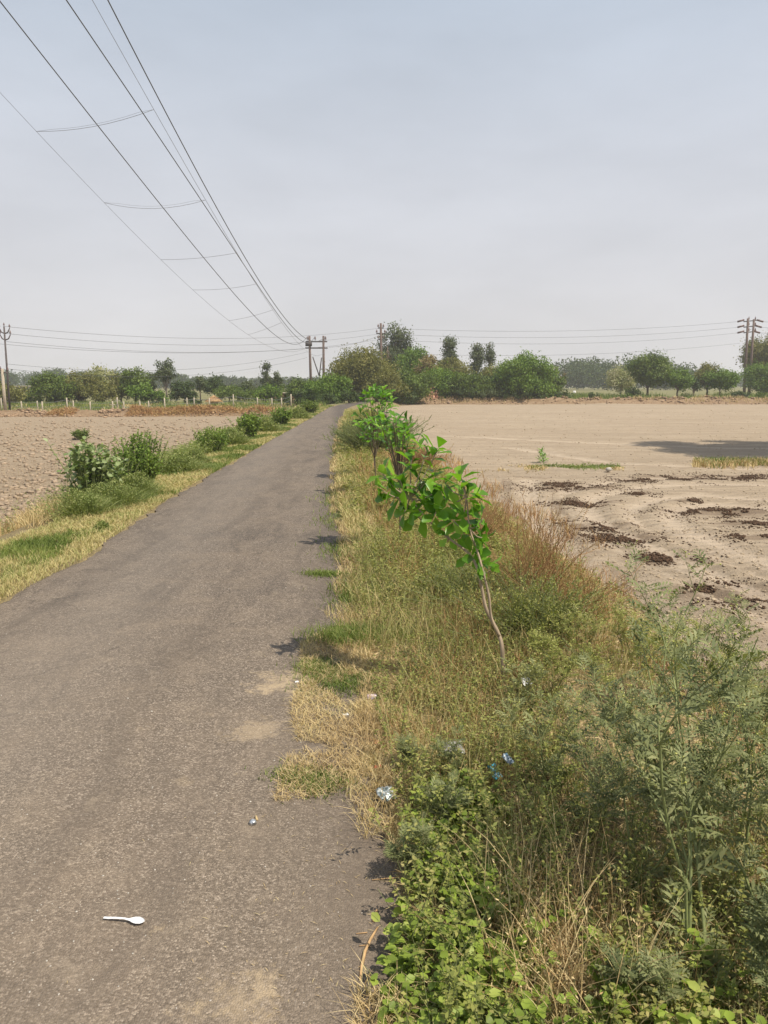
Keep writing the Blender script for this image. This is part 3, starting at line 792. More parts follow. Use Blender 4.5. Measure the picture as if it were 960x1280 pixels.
# right twin pole
RY = 112.0
rt = thing('twin_power_pole', 'pair of tall dark poles with three insulator crossarms before the tree at right edge', 'power pole', (P(932, 490, RY)[0], RY, P(932, 490, RY)[2]))
for (bx, by, tx, ty) in ((930.5, 488, 935, 398), (936.5, 490, 942.5, 399)):
    a = P(bx, by, RY); b = P(tx, ty, RY)
    mb = MB(); tube(mb, [a - (0, 0, .5), b], [.22, .15], 8); mb.build('leg', M['rust_wood'], rt)
Rw = []
for k, (py, xa_, xb_) in enumerate(((401, 926, 950), (408, 926, 948), (415, 926, 946))):
    a = P(xa_, py + 1, RY); b = P(xb_, py - 1, RY)
    mb = MB(); tube(mb, [a + (.4, 0, 0), b], .08, 6); ca = mb.build('crossarm', M['iron'], rt)
    for px, dx in ((xa_, -1), (xb_, 1)):
        c = P(px, py, RY)
        mb = MB(); tube(mb, [c + (dx * -.45, 0, .12), c + (dx * .45, 0, -.12)], [.13, .13], 7); mb.build('insulator', M['ceramic'], ca)
    for px in (936, 944):
        c = P(px, py, RY); mb = MB(); insulator(mb, c, .6, .12); mb.build('insulator', M['ceramic'], ca)
    Rw.append((P(xa_ - 3, py + 1, RY), P(xb_ + 2, py + 1, RY)))

def span(name, a, b, sag, label, r0=.02, r1=None, grp='lines crossing the field'):
    a = np.array(a); b = np.array(b); s = np.linspace(0, 1, 22)
    pts = a[None] * (1 - s[:, None]) + b[None] * s[:, None]; pts[:, 2] -= sag * 4 * s * (1 - s)
    mb = MB(); tube(mb, pts, r0, 4)
    tag(mb.build(name, M['wire'], None, a, True), label, 'power line', grp)
lefts = [(P(5, 408, LY), 'uppermost'), (P(8, 417, LY), 'second from top'), (P(8, 427, LY), 'third from top')]
for (a, w), c, sg in zip(lefts, Mw, (1.1, 1.15, 1.2)):
    span('power_line', a, c, sg, '%s faint line from the left edge pole to the single middle pole' % w, .012)
for (c, (ra, rb), w, sg) in zip(Mw, Rw, ('top', 'middle', 'bottom'), (.8, .9, 1.0)):
    span('power_line', c, ra, sg, '%s faint line from the single middle pole to the right pole pair' % w, .014)
    span('power_line', rb, rb + np.array([25, 8, .3]), .3, '%s short wire leaving the right pole pair past the frame edge' % w, .018)
span('power_line', P(9, 455, LY), P(384, 440, HY), 1.2, 'upper of two low lines from the left concrete pole to the twin pole', .011)
span('power_line', P(9, 461, LY), P(384, 447, HY), 1.3, 'lower of two low lines from the left concrete pole to the twin pole', .011)
span('power_line', P(480, 441, MY), P(925, 429, RY), .9, 'lowest separate line reaching the right pole pair below its crossarms', .013)
span('power_line', P(380, 436, HY), P(-20, 428, LY + 10), .7, 'slack line from the twin pole towards the far left edge', .014)
span('power_line', P(411, 434, HY), P(470, 421, MY), .25, 'short line between the twin pole and the single middle pole', .016)

# fence beyond the left field
t = thing('field_fence', 'pale concrete fence posts with sagging wires beyond the left ploughed field', 'fence', (P(170, 515, 66)[0], 66, gh(-20, 66)))
posts = [2, 27, 47, 53, 84, 92, 113, 141, 147, 155, 175, 186, 206, 234, 243, 262, 292, 322, 340, 352, 364]
prev = None
for i, px in enumerate(posts):
    Y = 66 + (i % 3) * .3 + (px > 230) * 4
    g = P(px, 510, Y); z0 = gh(g[0], Y); hgt = (.95 if i % 4 else 1.25)
    mb = MB(); box(mb, (g[0], Y, z0 + hgt / 2 - .1), (.11, .11, hgt + .2), rot=i * .3, bev=.02, taper=.85); mb.build('post', M['concrete'], t)
    topp = np.array([g[0], Y, z0 + hgt * .85])
    if prev is not None:
        for dz in (0, -.35):
            mb = MB(); tube(mb, [prev + (0, 0, dz), (prev + topp) / 2 + (0, 0, dz - .05), topp + (0, 0, dz)], .012, 4, False); mb.build('wire', M['wire_thin'], t)
    prev = topp
mb = MB(); a = P(141, 505, 66); box(mb, (a[0], 65.8, a[2] - .05), (.5, .06, .07)); mb.build('crosspiece', M['concrete'], t)

# straw stack
sc_ = P(267.5, 507, 74); z0 = gh(sc_[0], 74)
t = thing('straw_stack', 'small conical thatched stack standing among the left fence posts', 'straw stack', (sc_[0], 74, z0))
ztp = P(267, 494, 74)[2]; zev = P(267, 501, 74)[2]
mb = MB(); tube(mb, [(sc_[0], 74, z0 - .1), (sc_[0], 74, zev)], [.38, .42], 12); mb.build('body', M['brick'], t)
mb = MB(); tube(mb, [(sc_[0], 74, zev - .12), (sc_[0], 74, zev + .05), (sc_[0], 74, (zev * .5 + ztp * .5) + .05), (sc_[0], 74, ztp)], [.72, .68, .30, .04], 14)
n = 500; a = rng.uniform(0, 6.28, n); rr = rng.uniform(.1, .68, n)
C = np.stack([sc_[0] + np.cos(a) * rr, 74 + np.sin(a) * rr, ztp - (ztp - zev) * rr / .7 + .02], 1)
leaves(mb, C, np.stack([np.cos(a), np.sin(a), -np.full(n, .8)], 1) + rng.normal(0, .2, (n, 3)), rdir(n), .28, .04)
mb.build('thatch_roof', M['thatch'], t)
# low brick shed
bx0, bx1 = P(339, 495, 88), P(366, 495, 88); z0 = gh(bx0[0], 88); zt = P(350, 492, 88)[2]
t = thing('brick_shed', 'low reddish brick shed half hidden by brush left of the road end', 'shed', ((bx0[0] + bx1[0]) / 2, 88, z0))
cx = (bx0[0] + bx1[0]) / 2; w = bx1[0] - bx0[0]; hh = max(zt - z0, .8)
mb = MB()
box(mb, (cx, 88 + 1.5, z0 + hh / 2), (w, .22, hh)); box(mb, (cx - w / 2 + .11, 88.7, z0 + hh / 2), (.22, 1.37, hh)); box(mb, (cx + w / 2 - .11, 88.7, z0 + hh / 2), (.22, 1.37, hh))
for k in (-.30, .02, .36): box(mb, (cx + w * k, 87.89, z0 + hh / 2), (w * .14, .22, hh))
mb.build('wall', M['brick'], t)
mb = MB(); box(mb, (cx, 88.65, z0 + hh + .07), (w + .4, 2.2, .12), bev=.03); mb.build('roof', M['concrete'], t)
# white houses glimpsed through the left trees
def house(px0, px1, pyt, Y, label, nwin):
    a, b = P(px0, 490, Y), P(px1, 490, Y); cx = (a[0] + b[0]) / 2; w = b[0] - a[0]; z0 = gh(cx, Y); zt = P(px0, pyt, Y)[2]
    t = thing('house', label, 'house', (cx, Y, z0))
    mb = MB(); box(mb, (cx, Y + 2, (z0 + zt) / 2), (w, 4, zt - z0)); mb.build('wall', M['whitewash'], t)
    mb = MB(); box(mb, (cx, Y + 2, zt + .1), (w + .5, 4.5, .2), bev=.04); rf = mb.build('roof', M['concrete'], t)
    mb = MB(); box(mb, (cx + w * .25, Y + 2.5, zt + .6), (w * .25, 1.5, .8)); mb.build('stair_head', M['whitewash'], rf)
    for i in range(nwin):
        xx_ = cx + w * ((i + .5) / nwin - .5)
        mb = MB(); box(mb, (xx_, Y - .02, z0 + (zt - z0) * .55), (.9, .1, 1.0)); wn = mb.build('window', M['dark_hole'], t)
        mb = MB()
        for s in (-1, 1):
            box(mb, (xx_ + s * .5, Y - .05, z0 + (zt - z0) * .55), (.1, .12, 1.2)); 
        box(mb, (xx_, Y - .05, z0 + (zt - z0) * .55 - .56), (.9, .12, .1)); box(mb, (xx_, Y - .05, z0 + (zt - z0) * .55 + .56), (.9, .12, .1))
        mb.build('frame', M['concrete'], wn)
house(20, 45, 483.5, 150, 'white flat-roofed house glimpsed behind the left trees near the tall pole', 3)
# red brick heap under the trees
bp = P(541, 493, 82.3); z0 = gh(bp[0], 82.6)
n = 260; a = rng.uniform(0, 6.28, n); rr = np.sqrt(rng.random(n))
mb = MB(); C = np.stack([bp[0] + np.cos(a) * rr * 1.0, 82.6 + np.sin(a) * rr * .5, z0 - .2 + (1 - rr) * 1.5 * rng.random(n)], 1); clods(mb, C, .17, .7, .2)
tag(mb.build('brick_heap', M['brick'], None, (bp[0], 82.6, z0)), 'reddish heap of rubble under the central green trees', 'rubble heap')
# small white marker
wm = P(718, 490, 120)
t = thing('marker_stone', 'small white marker stone far off beyond the right field', 'marker', (wm[0], 120, gh(wm[0], 120)))
mb = MB(); zz_ = gh(wm[0], 120); box(mb, (wm[0], 120, zz_ + .25), (.42, .25, .6), bev=.05, taper=.9); mb.build('slab', M['whitewash'], t)

# ================================================================== trees
def ellipsoid_pts(n, r):
    d = rdir(n, r); return d * (r.random(n) ** .42)[:, None]
def tree(name, label, px, Y, top, wpx, mat, kind='round', dens=1.0, bark='bark', base=None, group=None, cat='tree', lsize=.2, seed=None, trunkpx=None):
    r = np.random.default_rng(seed if seed is not None else int(px * 31 + top))
    w = wpx / F * Y * {'slim': 1.45, 'tall': 1.35, 'bushy': 1.12}.get(kind, 1.1); x = P(px, 480, Y)[0]; z0 = gh(x, Y) if base is None else base; zt = P(px, top, Y)[2]; h = zt - z0
    t = thing(name, label, cat, (x, Y, z0), group)
    lo = {'round': .30, 'bushy': .02, 'tall': .28, 'slim': .22, 'sparse': .12, 'umbrella': .38, 'lift': .40}[kind]
    nc = max(7, int({'round': 26, 'bushy': 34, 'tall': 12, 'slim': 11, 'sparse': 26, 'umbrella': 22, 'lift': 24}[kind] * dens * min(2.2, max(.6, w / 3.5))))
    cz = z0 + h * (lo + 1) / 2; hz = h * (1 - lo) / 2
    e = ellipsoid_pts(nc, r)
    if kind == 'slim': C = np.stack([e[:, 0] * w * .28 * (1.1 - .8 * (e[:, 2] * .5 + .5)), e[:, 1] * w * .28, e[:, 2] * hz * .95], 1)
    elif kind == 'tall': C = np.stack([e[:, 0] * w * .42, e[:, 1] * w * .4, e[:, 2] * hz * .9], 1)
    elif kind == 'bushy':
        C = np.stack([e[:, 0] * w * .48, e[:, 1] * w * .42, e[:, 2] * hz * .86], 1)
    else: C = np.stack([e[:, 0] * w * .42, e[:, 1] * w * .42, e[:, 2] * hz * .84], 1)
    C = C + np.array([x, Y, cz])
    cr_ = r.uniform(.55, 1.15, nc) * {'slim': .16, 'tall': .20, 'bushy': .17, 'round': .20, 'sparse': .17, 'umbrella': .19, 'lift': .19}[kind] * min(w, h * 1.3)
    if kind == 'slim': cr_ = r.uniform(.7, 1.2, nc) * w * .30
    # trunk + limbs
    mb = MB(); tr = max(.05, h * .018 * (1.3 if kind in ('round', 'bushy') else 1))
    ty = z0 + h * (.88 if kind in ('slim', 'tall') else max(.35, lo + .1))
    bend = r.normal(0, .03 * h, 2)
    tp = [np.array([x, Y, z0 - .15]), np.array([x + bend[0], Y + bend[1], (z0 + ty) / 2]), np.array([x + bend[0] * .4, Y, ty])]
    tube(mb, tp, [tr * 1.3, tr, tr * (.35 if kind in ('slim', 'tall') else .75)], 7)
    for i in range(0, nc, 1 if nc < 30 else 2):
        f = r.uniform(.35, .95); s = tp[0] * (1 - f) + tp[2] * f if f > .5 else tp[1] * (1 - f) + tp[2] * f
        c = C[i]; midp = (s + c) / 2 + (0, 0, -.06 * h * r.random())
        tube(mb, [s, midp, c], [tr * .5, tr * .3, tr * .1], 5, False)
    mb.build('trunk', M[bark], t)
    # foliage
    per = int({'sparse': 75, 'tall': 120, 'slim': 110}.get(kind, 130) * (w * h / 20) ** .25 * dens ** .3)
    area = (cr_ / lsize) ** 2
    cnt = np.clip((area * {'sparse': 9, 'tall': 20, 'slim': 24}.get(kind, 17)).astype(int), 25, 520)
    idx = np.repeat(np.arange(nc), cnt); n = len(idx)
    d = rdir(n, r); rad = r.random(n) ** .40
    fl = np.array([1, 1, .78])
    stretch = r.uniform(.7, 1.35, (nc, 3))
    Pp = C[idx] + d * fl * stretch[idx] * (rad * cr_[idx])[:, None] + r.normal(0, .05 * lsize, (n, 3))
    # stray sprigs breaking the outline
    k = r.random(n) < .16
    Pp[k] += d[k] * (cr_[idx][k] * r.uniform(.1, .8, k.sum()))[:, None]
    Pp[:, 2] = np.maximum(Pp[:, 2], z0 + .05)
    A = norm(d * .5 + rdir(n, r) * .9 + np.array([0, 0, -.25]))
    mb = MB(); leaves(mb, Pp, A, norm(d + rdir(n, r) * .8 + np.array([0, 0, .4])), lsize * r.uniform(.7, 1.5, n), lsize * r.uniform(.5, .9, n))
    mb.build('crown', M[mat], t)
    return t
BG = 'trees lining the left horizon'; BC = 'trees and bushes around the road end'; BR = 'trees beyond the right field'
left_trees = [
 (6, 76, 478, 40, 't_olive', 'bushy', 'olive bush behind the leftmost power pole, cut by the frame edge', 1, .2),
 (36, 82, 489, 34, 't_green', 'bushy', 'low green bush in front of the white house', 1, .2),
 (68, 80, 469, 48, 't_green', 'bushy', 'first broad green tree right of the white house', 1.1, .2),
 (98, 82, 470, 46, 't_olive', 'bushy', 'broad olive tree left of the pale blossoming tree', 1, .2),
 (129, 84, 458, 42, 't_pale', 'sparse', 'pale thinly leaved tree topping the left tree row', 1.4, .2),
 (122, 80, 482, 40, 't_olive', 'bushy', 'low olive scrub under the pale thinly leaved tree', 1, .2),
 (150, 84, 470, 34, 't_olive', 'bushy', 'olive bush between the pale tree and the dark green tree', 1, .2),
 (168, 82, 464, 34, 't_green', 'round', 'dark green rounded tree left of the tall grey-green tree', 1.2, .2),
 (176, 80, 483, 34, 't_bright', 'bushy', 'bright green bush at the foot of the dark rounded tree', 1, .2),
 (207, 84, 448, 28, 't_euc', 'lift', 'tall grey-green tree with dense oval crown and pale bare trunk', 1.3, .2),
 (190, 86, 462, 10, 't_euc', 'slim', 'small sprig-like treetop touching the tall grey-green tree', 1, .18),
 (196, 80, 486, 22, 't_bright', 'bushy', 'low green bush at the foot of the tall grey-green tree', 1, .2),
 (230, 84, 478, 34, 't_dark', 'bushy', 'dark green bush right of the tall grey-green tree', 1.1, .2),
 (250, 86, 466, 11, 't_euc', 'slim', 'slim little tree poking above the scrub left of the straw stack', 1.2, .18),
 (243, 76, 499, 12, 't_dark', 'bushy', 'dark small bush beside the straw stack', 1, .16),
 (268, 96, 477, 34, 't_dark', 'umbrella', 'flat-topped dark tree behind the straw stack', 1.2, .22),
 (286, 90, 484, 36, 't_green', 'bushy', 'green bush just right of the straw stack', 1, .2),
 (310, 94, 475, 22, 't_euc', 'tall', 'grey-green bumpy treetop between straw stack and slim pair', 1.6, .2),
 (305, 88, 488, 34, 't_green', 'bushy', 'low green scrub beneath the grey-green bumpy treetop', 1, .2),
 (334, 92, 450, 12, 't_euc', 'slim', 'taller of the two slim pointed trees left of the twin pole', 1.6, .2),
 (346, 92, 461, 10, 't_euc', 'slim', 'shorter of the two slim pointed trees left of the twin pole', 1.5, .2),
 (332, 84, 478, 28, 't_bright', 'bushy', 'bright green tree at the foot of the two slim pointed trees', 1.2, .2),
 (356, 96, 480, 30, 't_green', 'bushy', 'green bush behind the brick shed', 1, .2),
]
for px, Y, top, w, m, k, lab, dn, ls in left_trees:
    top -= 4 if w > 30 and k != 'lift' else 0
    tree('tree' if k not in ('bushy',) else 'bush', lab, px, Y, top, w, m, k, dn, 'bark_pale' if px == 207 else 'bark', group=BG, cat='tree' if k != 'bushy' else 'bush', lsize=ls)
centre = [
 (378, 82, 472, 34, 't_green', 'bushy', 'green bush immediately left of the twin pole', 1.2, .2),
 (396, 74, 474, 36, 't_bright', 'bushy', 'bright green bush directly beneath the twin pole', 1.2, .18),
 (416, 72, 468, 40, 't_bright', 'bushy', 'bright green bush at the road end right of the twin pole', 1.3, .18),
 (372, 72, 487, 30, 't_dark', 'bushy', 'low dark bush on the left road edge far end', 1.1, .17),
 (404, 68, 490, 34, 't_dark', 'bushy', 'low dark hedge-like bush where the road disappears', 1.3, .16),
 (436, 70, 488, 30, 't_dark', 'bushy', 'dark bush at the right side where the road disappears', 1.2, .16),
 (452, 80, 434, 74, 't_olive', 'bushy', 'largest olive-brown thinly leaved tree at the road end', 1.3, .19),
 (436, 92, 452, 26, 't_euc', 'sparse', 'grey treetop behind the left shoulder of the large olive tree', 1.2, .2),
 (483, 76, 462, 44, 't_olive', 'bushy', 'yellowish olive bush right of the large olive tree', 1.2, .18),
 (494, 106, 405, 34, 't_euc', 'tall', 'tallest tree of the centre, two loose dark clumps beside the single pole', 1.6, .24),
 (486, 100, 424, 22, 't_euc', 'tall', 'loose dark clump left of the tallest central tree', 1.3, .22),
 (516, 96, 433, 40, 't_bright', 'round', 'bright green round treetop right of the tallest central tree', 1.3, .22),
 (512, 80, 460, 52, 't_green', 'bushy', 'wide green tree below the bright round treetop', 1.2, .2),
 (534, 90, 442, 32, 't_brown', 'round', 'brownish round tree above the red rubble heap', 1.4, .2),
 (548, 84, 462, 46, 't_bright', 'bushy', 'bright green tree shading the red rubble heap', 1.2, .2),
 (562, 104, 417, 18, 't_euc', 'slim', 'slim pointed treetop standing alone above the olive scrub', 2.0, .22),
 (566, 94, 449, 46, 't_olive', 'round', 'olive tree beneath the lone slim pointed treetop', 1.3, .2),
 (580, 84, 465, 46, 't_green', 'bushy', 'mid green bush in the middle of the central thicket', 1.2, .2),
 (596, 104, 419, 15, 't_euc', 'slim', 'left and taller one of the close slim pair over the thicket', 2.0, .22),
 (611, 104, 421, 11, 't_euc', 'slim', 'right and thinner one of the close slim pair over the thicket', 1.8, .22),
 (616, 92, 458, 42, 't_olive', 'round', 'olive tree beneath the close slim pair', 1.3, .2),
 (606, 84, 470, 42, 't_green', 'bushy', 'green bush below the close slim pair', 1.1, .2),
 (654, 84, 443, 62, 't_bright', 'bushy', 'large bright green dome-shaped tree closing the thicket on the right', 1.5, .2),
 (634, 84, 470, 40, 't_green', 'bushy', 'darker bush against the left flank of the green dome-shaped tree', 1.2, .2),
 (686, 90, 454, 34, 't_green', 'bushy', 'green bush against the right flank of the dome-shaped tree', 1.2, .2),
 (500, 77, 484, 34, 't_dark', 'bushy', 'dark low bush at the corner of the right field', 1.1, .17),
 (518, 83, 486, 26, 't_dark', 'bushy', 'dark low bush left of the red rubble heap', 1.1, .17),
 (582, 82.6, 484, 40, 't_dark', 'bushy', 'dark low bush right of the red rubble heap', 1.1, .17),
 (612, 82.6, 486, 40, 't_euc', 'bushy', 'grey-green low bush midway along the thicket foot', 1.0, .17),
 (650, 82.8, 484, 60, 't_dark', 'bushy', 'dark low scrub at the foot of the dome-shaped tree', 1.0, .17),
]
for px, Y, top, w, m, k, lab, dn, ls in centre:
    tree('tree' if k != 'bushy' or w > 60 else 'bush', lab, px, Y, top, w, m, k, dn, group=BC, cat='tree' if k != 'bushy' or w > 60 else 'bush', lsize=ls)
rights = [
 (700, 92, 449, 20, 't_brown', 'sparse', 'nearly bare twiggy tree beside the dome-shaped tree', .7, .14),
 (704, 86, 488, 18, 't_dark', 'bushy', 'small dark bush left of the white marker stone', 1, .16),
 (742, 86, 489, 16, 't_dark', 'bushy', 'small dark bush right of the white marker stone', 1, .16),
 (776, 104, 455, 40, 't_pale', 'sparse', 'pale blossoming thin tree left of the round dark-green tree', 1.3, .2),
 (810, 94, 443, 46, 't_green', 'round', 'round dark-green tree with visible trunk beyond the right field', 1.6, .2),
 (792, 88, 480, 18, 't_dark', 'bushy', 'upright dark bush beside the trunk of the round dark-green tree', 1.1, .17),
 (800, 85.5, 491, 62, 't_green', 'bushy', 'low wide scrub under the round dark-green tree', 1.0, .17),
 (848, 92, 460, 30, 't_bright', 'round', 'small green tree next right of the round dark-green tree', 1.4, .18),
 (868, 94, 472, 16, 't_dark', 'round', 'narrow dark little tree between the two bright small trees', 1.3, .18),
 (884, 96, 455, 32, 't_olive', 'round', 'yellow-green loose tree left of the right pole pair', 1.4, .19),
 (900, 94, 463, 42, 't_bright', 'umbrella', 'bright green spreading tree nearest the right pole pair', 1.3, .19),
 (958, 116, 418, 56, 't_olive', 'round', 'tall olive tree rising behind the right pole pair', 1.7, .24),
 (962, 104, 452, 50, 't_bright', 'bushy', 'bright green bush in front of the tall olive tree', 1.2, .2),
 (925, 90, 487, 24, 't_dark', 'bushy', 'low dark bush at the feet of the right pole pair', 1.0, .17),
 (950, 86, 489, 26, 't_green', 'bushy', 'low green bush at the right frame edge near the bank', 1.0, .17),
 (668, 84, 491, 18, 't_dark', 'bushy', 'tiny dark bush on the bank right of the dome-shaped tree', 1.0, .15),
 (530, 118, 448, 60, 't_dark', 'bushy', 'hazy dark tree mass behind the brownish round tree', 1.0, .25),
]
for px, Y, top, w, m, k, lab, dn, ls in rights:
    tree('tree' if k != 'bushy' or w > 60 else 'bush', lab, px, Y, top, w, m, k, dn, group=BR, cat='tree' if k != 'bushy' or w > 60 else 'bush', lsize=ls)
# the tree just outside the right frame edge whose shade lies on the field
cs = G(950, 561, -.35); sh = np.array([SUN_V.x, SUN_V.y]) / SUN_V.z
def shade_tree():
    ch = 9.0
    bx, by = cs[0] + .2 + sh[0] * ch, cs[1] + sh[1] * ch
    r = np.random.default_rng(5)
    t = thing('tree', 'spreading green tree outside the right edge casting the dark shade on the field', 'tree', (bx, by, -.35))
    mb = MB(); tube(mb, [(bx, by, -.5), (bx + .2, by, 3.0), (bx, by + .1, 7.2)], [.32, .24, .16], 9)
    nc = 70; e = ellipsoid_pts(nc, r); C = np.stack([e[:, 0] * 4.4, e[:, 1] * 3.5, e[:, 2] * 1.0], 1) + (bx, by, ch - .35)
    for c in C: tube(mb, [(bx, by, 6.2), (np.array([bx, by, 6.8]) + c) / 2, c], [.08, .05, .015], 5, False)
    mb.build('trunk', M['bark'], t)
    n = 46000; idx = r.integers(0, nc, n); d = rdir(n, r)
    Pp = C[idx] + d * (r.random(n) ** .4 * .8)[:, None] * np.array([1.1, .8, .7])
    mb = MB(); leaves(mb, Pp, rdir(n, r), rdir(n, r), .16 * r.uniform(.7, 1.4, n), .09); mb.build('crown', M['t_green'], t)
shade_tree()
# hazy far-off woods all along the horizon
def woods(name, label, x0, x1, y0, y1, hmin, hmax, nc, seed, mat='t_dark'):
    r = np.random.default_rng(seed); mb = MB()
    cx = r.uniform(x0, x1, nc); cy = r.uniform(y0, y1, nc); ch = r.uniform(hmin, hmax, nc) * (.7 + .6 * vnoise(cx * .03, cy * .01, 4)); cw = ch * r.uniform(.35, .7, nc)
    per = 700; idx = np.repeat(np.arange(nc), per); n = len(idx); d = rdir(n, r) * (r.random(n) ** .33)[:, None]
    zg = height(cx, cy, False)
    Pp = np.stack([cx[idx] + d[:, 0] * cw[idx], cy[idx] + d[:, 1] * cw[idx], zg[idx] + ch[idx] * (.52 + .48 * d[:, 2])], 1)
    leaves(mb, Pp, rdir(n, r), norm(rdir(n, r) + (0, 0, .5)), r.uniform(.7, 1.3, n) * .6, .45)
    tag(mb.build(name, M[mat]), label, 'woods', kind='stuff')
woods('distant_woods', 'hazy blue-green line of far-off trees on the horizon', -190, 60, 280, 330, 4.5, 6.5, 150, 1)
woods('distant_woods', 'hazy far-off tree belt behind the right field', 50, 92, 215, 235, 5.5, 8, 34, 2)
woods('distant_woods', 'thin far-off tree line at the right horizon', 85, 230, 330, 400, 6, 9, 60, 3)

# scrub and grass growing beyond the banks
def scrub(label, x0, x1, y0, y1, n, hmax, mat, seed, clump=.35):
    r = np.random.default_rng(seed); mb = MB()
    x = r.uniform(x0, x1, n); y = r.uniform(y0, y1, n)
    k = fbm(x * clump, y * clump, 3, seed) > .5
    x, y = x[k], y[k]; z = gz(x, y); n = len(x)
    hh = hmax * r.uniform(.3, 1, n)
    blades(mb, np.stack([x, y, z - .02], 1), hh, .045, r.normal(0, .12, (n, 2)), .5, r)
    tag(mb.build('scrub', M[mat]), label, 'scrub', kind='stuff')
scrub('green and yellow scrub growing behind the right bank', 0, 62, 83.5, 100, 26000, .8, 'green_grass', 11)
scrub('dry yellowish tufts along the right bank', -1, 62, 81, 86, 12000, .45, 'straw', 12, .8)
scrub('green scrub beyond the left bank', -50, -5, 63, 82, 22000, .6, 'green_grass', 13)
scrub('dry pale tufts beyond the left bank', -50, -5, 62, 80, 16000, .4, 'straw', 14, .5)
# reddish brush along left bank
r = np.random.default_rng(3); mb = MB(); n = 16000
x = np.concatenate([r.uniform(P(160, 515, 61)[0], P(262, 515, 61)[0], n // 2), r.uniform(P(250, 515, 61)[0], P(345, 512, 61)[0], n // 3), r.uniform(P(62, 520, 61)[0], P(92, 520, 61)[0], n // 9)]); n = len(x)
y = r.normal(61.3, .5, n); z = gz(x, y)
leaves(mb, np.stack([x, y, z + r.random(n) * .34 * (.3 + vnoise(x * .7, y, 2))], 1), rdir(n, r), rdir(n, r), .30, .035)
tag(mb.build('brush_pile', M['red_twig']), 'reddish brown cut brush heaped along the left bank', 'brush', kind='stuff')

# ================================================================== saplings
def limb(mb, pts, r0, r1, sides=7):
    pts = [np.array(p) for p in pts]; n = len(pts)
    # subdivide with Catmull-Rom
    out = []; 
    for i in range(n - 1):
        p0, p1, p2, p3 = pts[max(i - 1, 0)], pts[i], pts[i + 1], pts[min(i + 2, n - 1)]
        for s in np.linspace(0, 1, 5)[:-1]:
            out.append(.5 * ((2 * p1) + (-p0 + p2) * s + (2 * p0 - 5 * p1 + 4 * p2 - p3) * s * s + (-p0 + 3 * p1 - 3 * p2 + p3) * s ** 3))
    out.append(pts[-1]); m = len(out)
    tube(mb, out, [r0 + (r1 - r0) * i / (m - 1) for i in range(m)], sides)
    return out
def rosette(mb, c, axis, n, L, r, spread=1.0, W=.54):
    axis = norm(axis); a = r.uniform(0, 6.28) + np.arange(n) * 2.4
    u = norm(np.cross(axis, (.2, .5, .9))); v = np.cross(axis, u)
    rad = np.cos(a)[:, None] * u + np.sin(a)[:, None] * v
    A = norm(axis * r.uniform(.05, .85, n)[:, None] + rad * spread + r.normal(0, .15, (n, 3)))
    Nn = norm(axis * 1.0 - A * .3 + r.normal(0, .25, (n, 3)) + (0, 0, .3))
    C = np.array(c) - axis * np.linspace(0, 1, n)[:, None] * L * .7 + rad * .006
    leaves(mb, C, A, Nn, L * r.uniform(.65, 1.15, n), L * W * r.uniform(.85, 1.15, n), T_OBO)
r = np.random.default_rng(21)
base = G(629, 866, 0.0); SY = base[1]
t = thing('sapling', 'leaning green sapling with twin twisted stems nearest the camera', 'sapling', (base[0], base[1], gh(base[0], base[1])))
def Q(px, py, d=0.0): return P(px, py, SY + d)
mb = MB()
limb(mb, [base - (0, 0, .06), Q(628, 815, .0), Q(622, 790, .02), Q(608, 762, .03), Q(602, 735, .04), Q(597, 712, .05), Q(586, 692, .08), Q(560, 672, .12), Q(535, 650, .18), Q(512, 622, .25)], .0125, .004)
mb.build('trunk', M['sap_bark'], t)
mb = MB()
limb(mb, [Q(624, 795, .0), Q(614, 772, -.01), Q(611, 745, -.02), Q(604, 715, -.01), Q(597, 690, .02), Q(587, 660, .05), Q(583, 620, .1), Q(577, 600, .12)], .0085, .003)
mb.build('trunk', M['sap_bark'], t)
br = MB()
tips = [((478, 592), .35, (-.8, .1, .3)), ((476, 612), .30, (-.9, 0, 0)), ((492, 620), .28, (-.5, -.2, .1)), ((498, 594), .34, (-.3, 0, .8)), ((514, 575), .36, (-.1, 0, 1)), ((530, 600), .30, (.1, -.3, .8)),
        ((543, 586), .32, (.1, 0, 1)), ((548, 560), .34, (.5, 0, .8)), ((536, 556), .40, (.3, .1, .8)), ((520, 642), .22, (-.5, -.4, -.1)), ((505, 640), .24, (-.8, -.2, -.1)), ((545, 640), .14, (0, -.6, .3)),
        ((540, 618), .2, (0, -.3, .7)), ((560, 625), .15, (.2, -.3, .6)), ((576, 592), .12, (0, 0, 1)), ((586, 612), .08, (.4, -.1, .7)), ((598, 618), .08, (.8, 0, .4)), ((580, 640), .08, (.1, -.5, .5)),
        ((604, 648), .03, (.9, -.1, .2)), ((566, 650), .1, (-.1, -.6, .2)), ((590, 668), .06, (.1, -.7, .2)), ((606, 672), .03, (.8, -.2, 0)), ((588, 692), .04, (-.3, -.6, 0)), ((604, 700), .03, (.5, -.4, 0)),
        ((614, 712), .01, (.6, -.2, -.3)), ((560, 672), .1, (-.2, -.5, -.1)), ((530, 622), .24, (0, -.4, .6)), ((556, 604), .2, (.2, -.2, .8))]
lf = MB()
main = [Q(560, 672, .12), Q(535, 650, .18), Q(512, 622, .25), Q(597, 712, .05), Q(587, 660, .05), Q(583, 620, .1), Q(586, 692, .08), Q(548, 662, .15)]
for (px, py), d, ax in tips:
    c = Q(px, py, d); s = min(main, key=lambda q: np.linalg.norm(q - c))
    limb(br, [s, (s + c) / 2 + (0, 0, -.02), c], .005, .0025, 5)
    low = py > 655 or (px > 596 and py > 630)
    rosette(lf, c, ax, r.integers(5, 8) if low else r.integers(6, 9), .100 * r.uniform(.8, 1.15) if low else .116 * r.uniform(.75, 1.15), r)
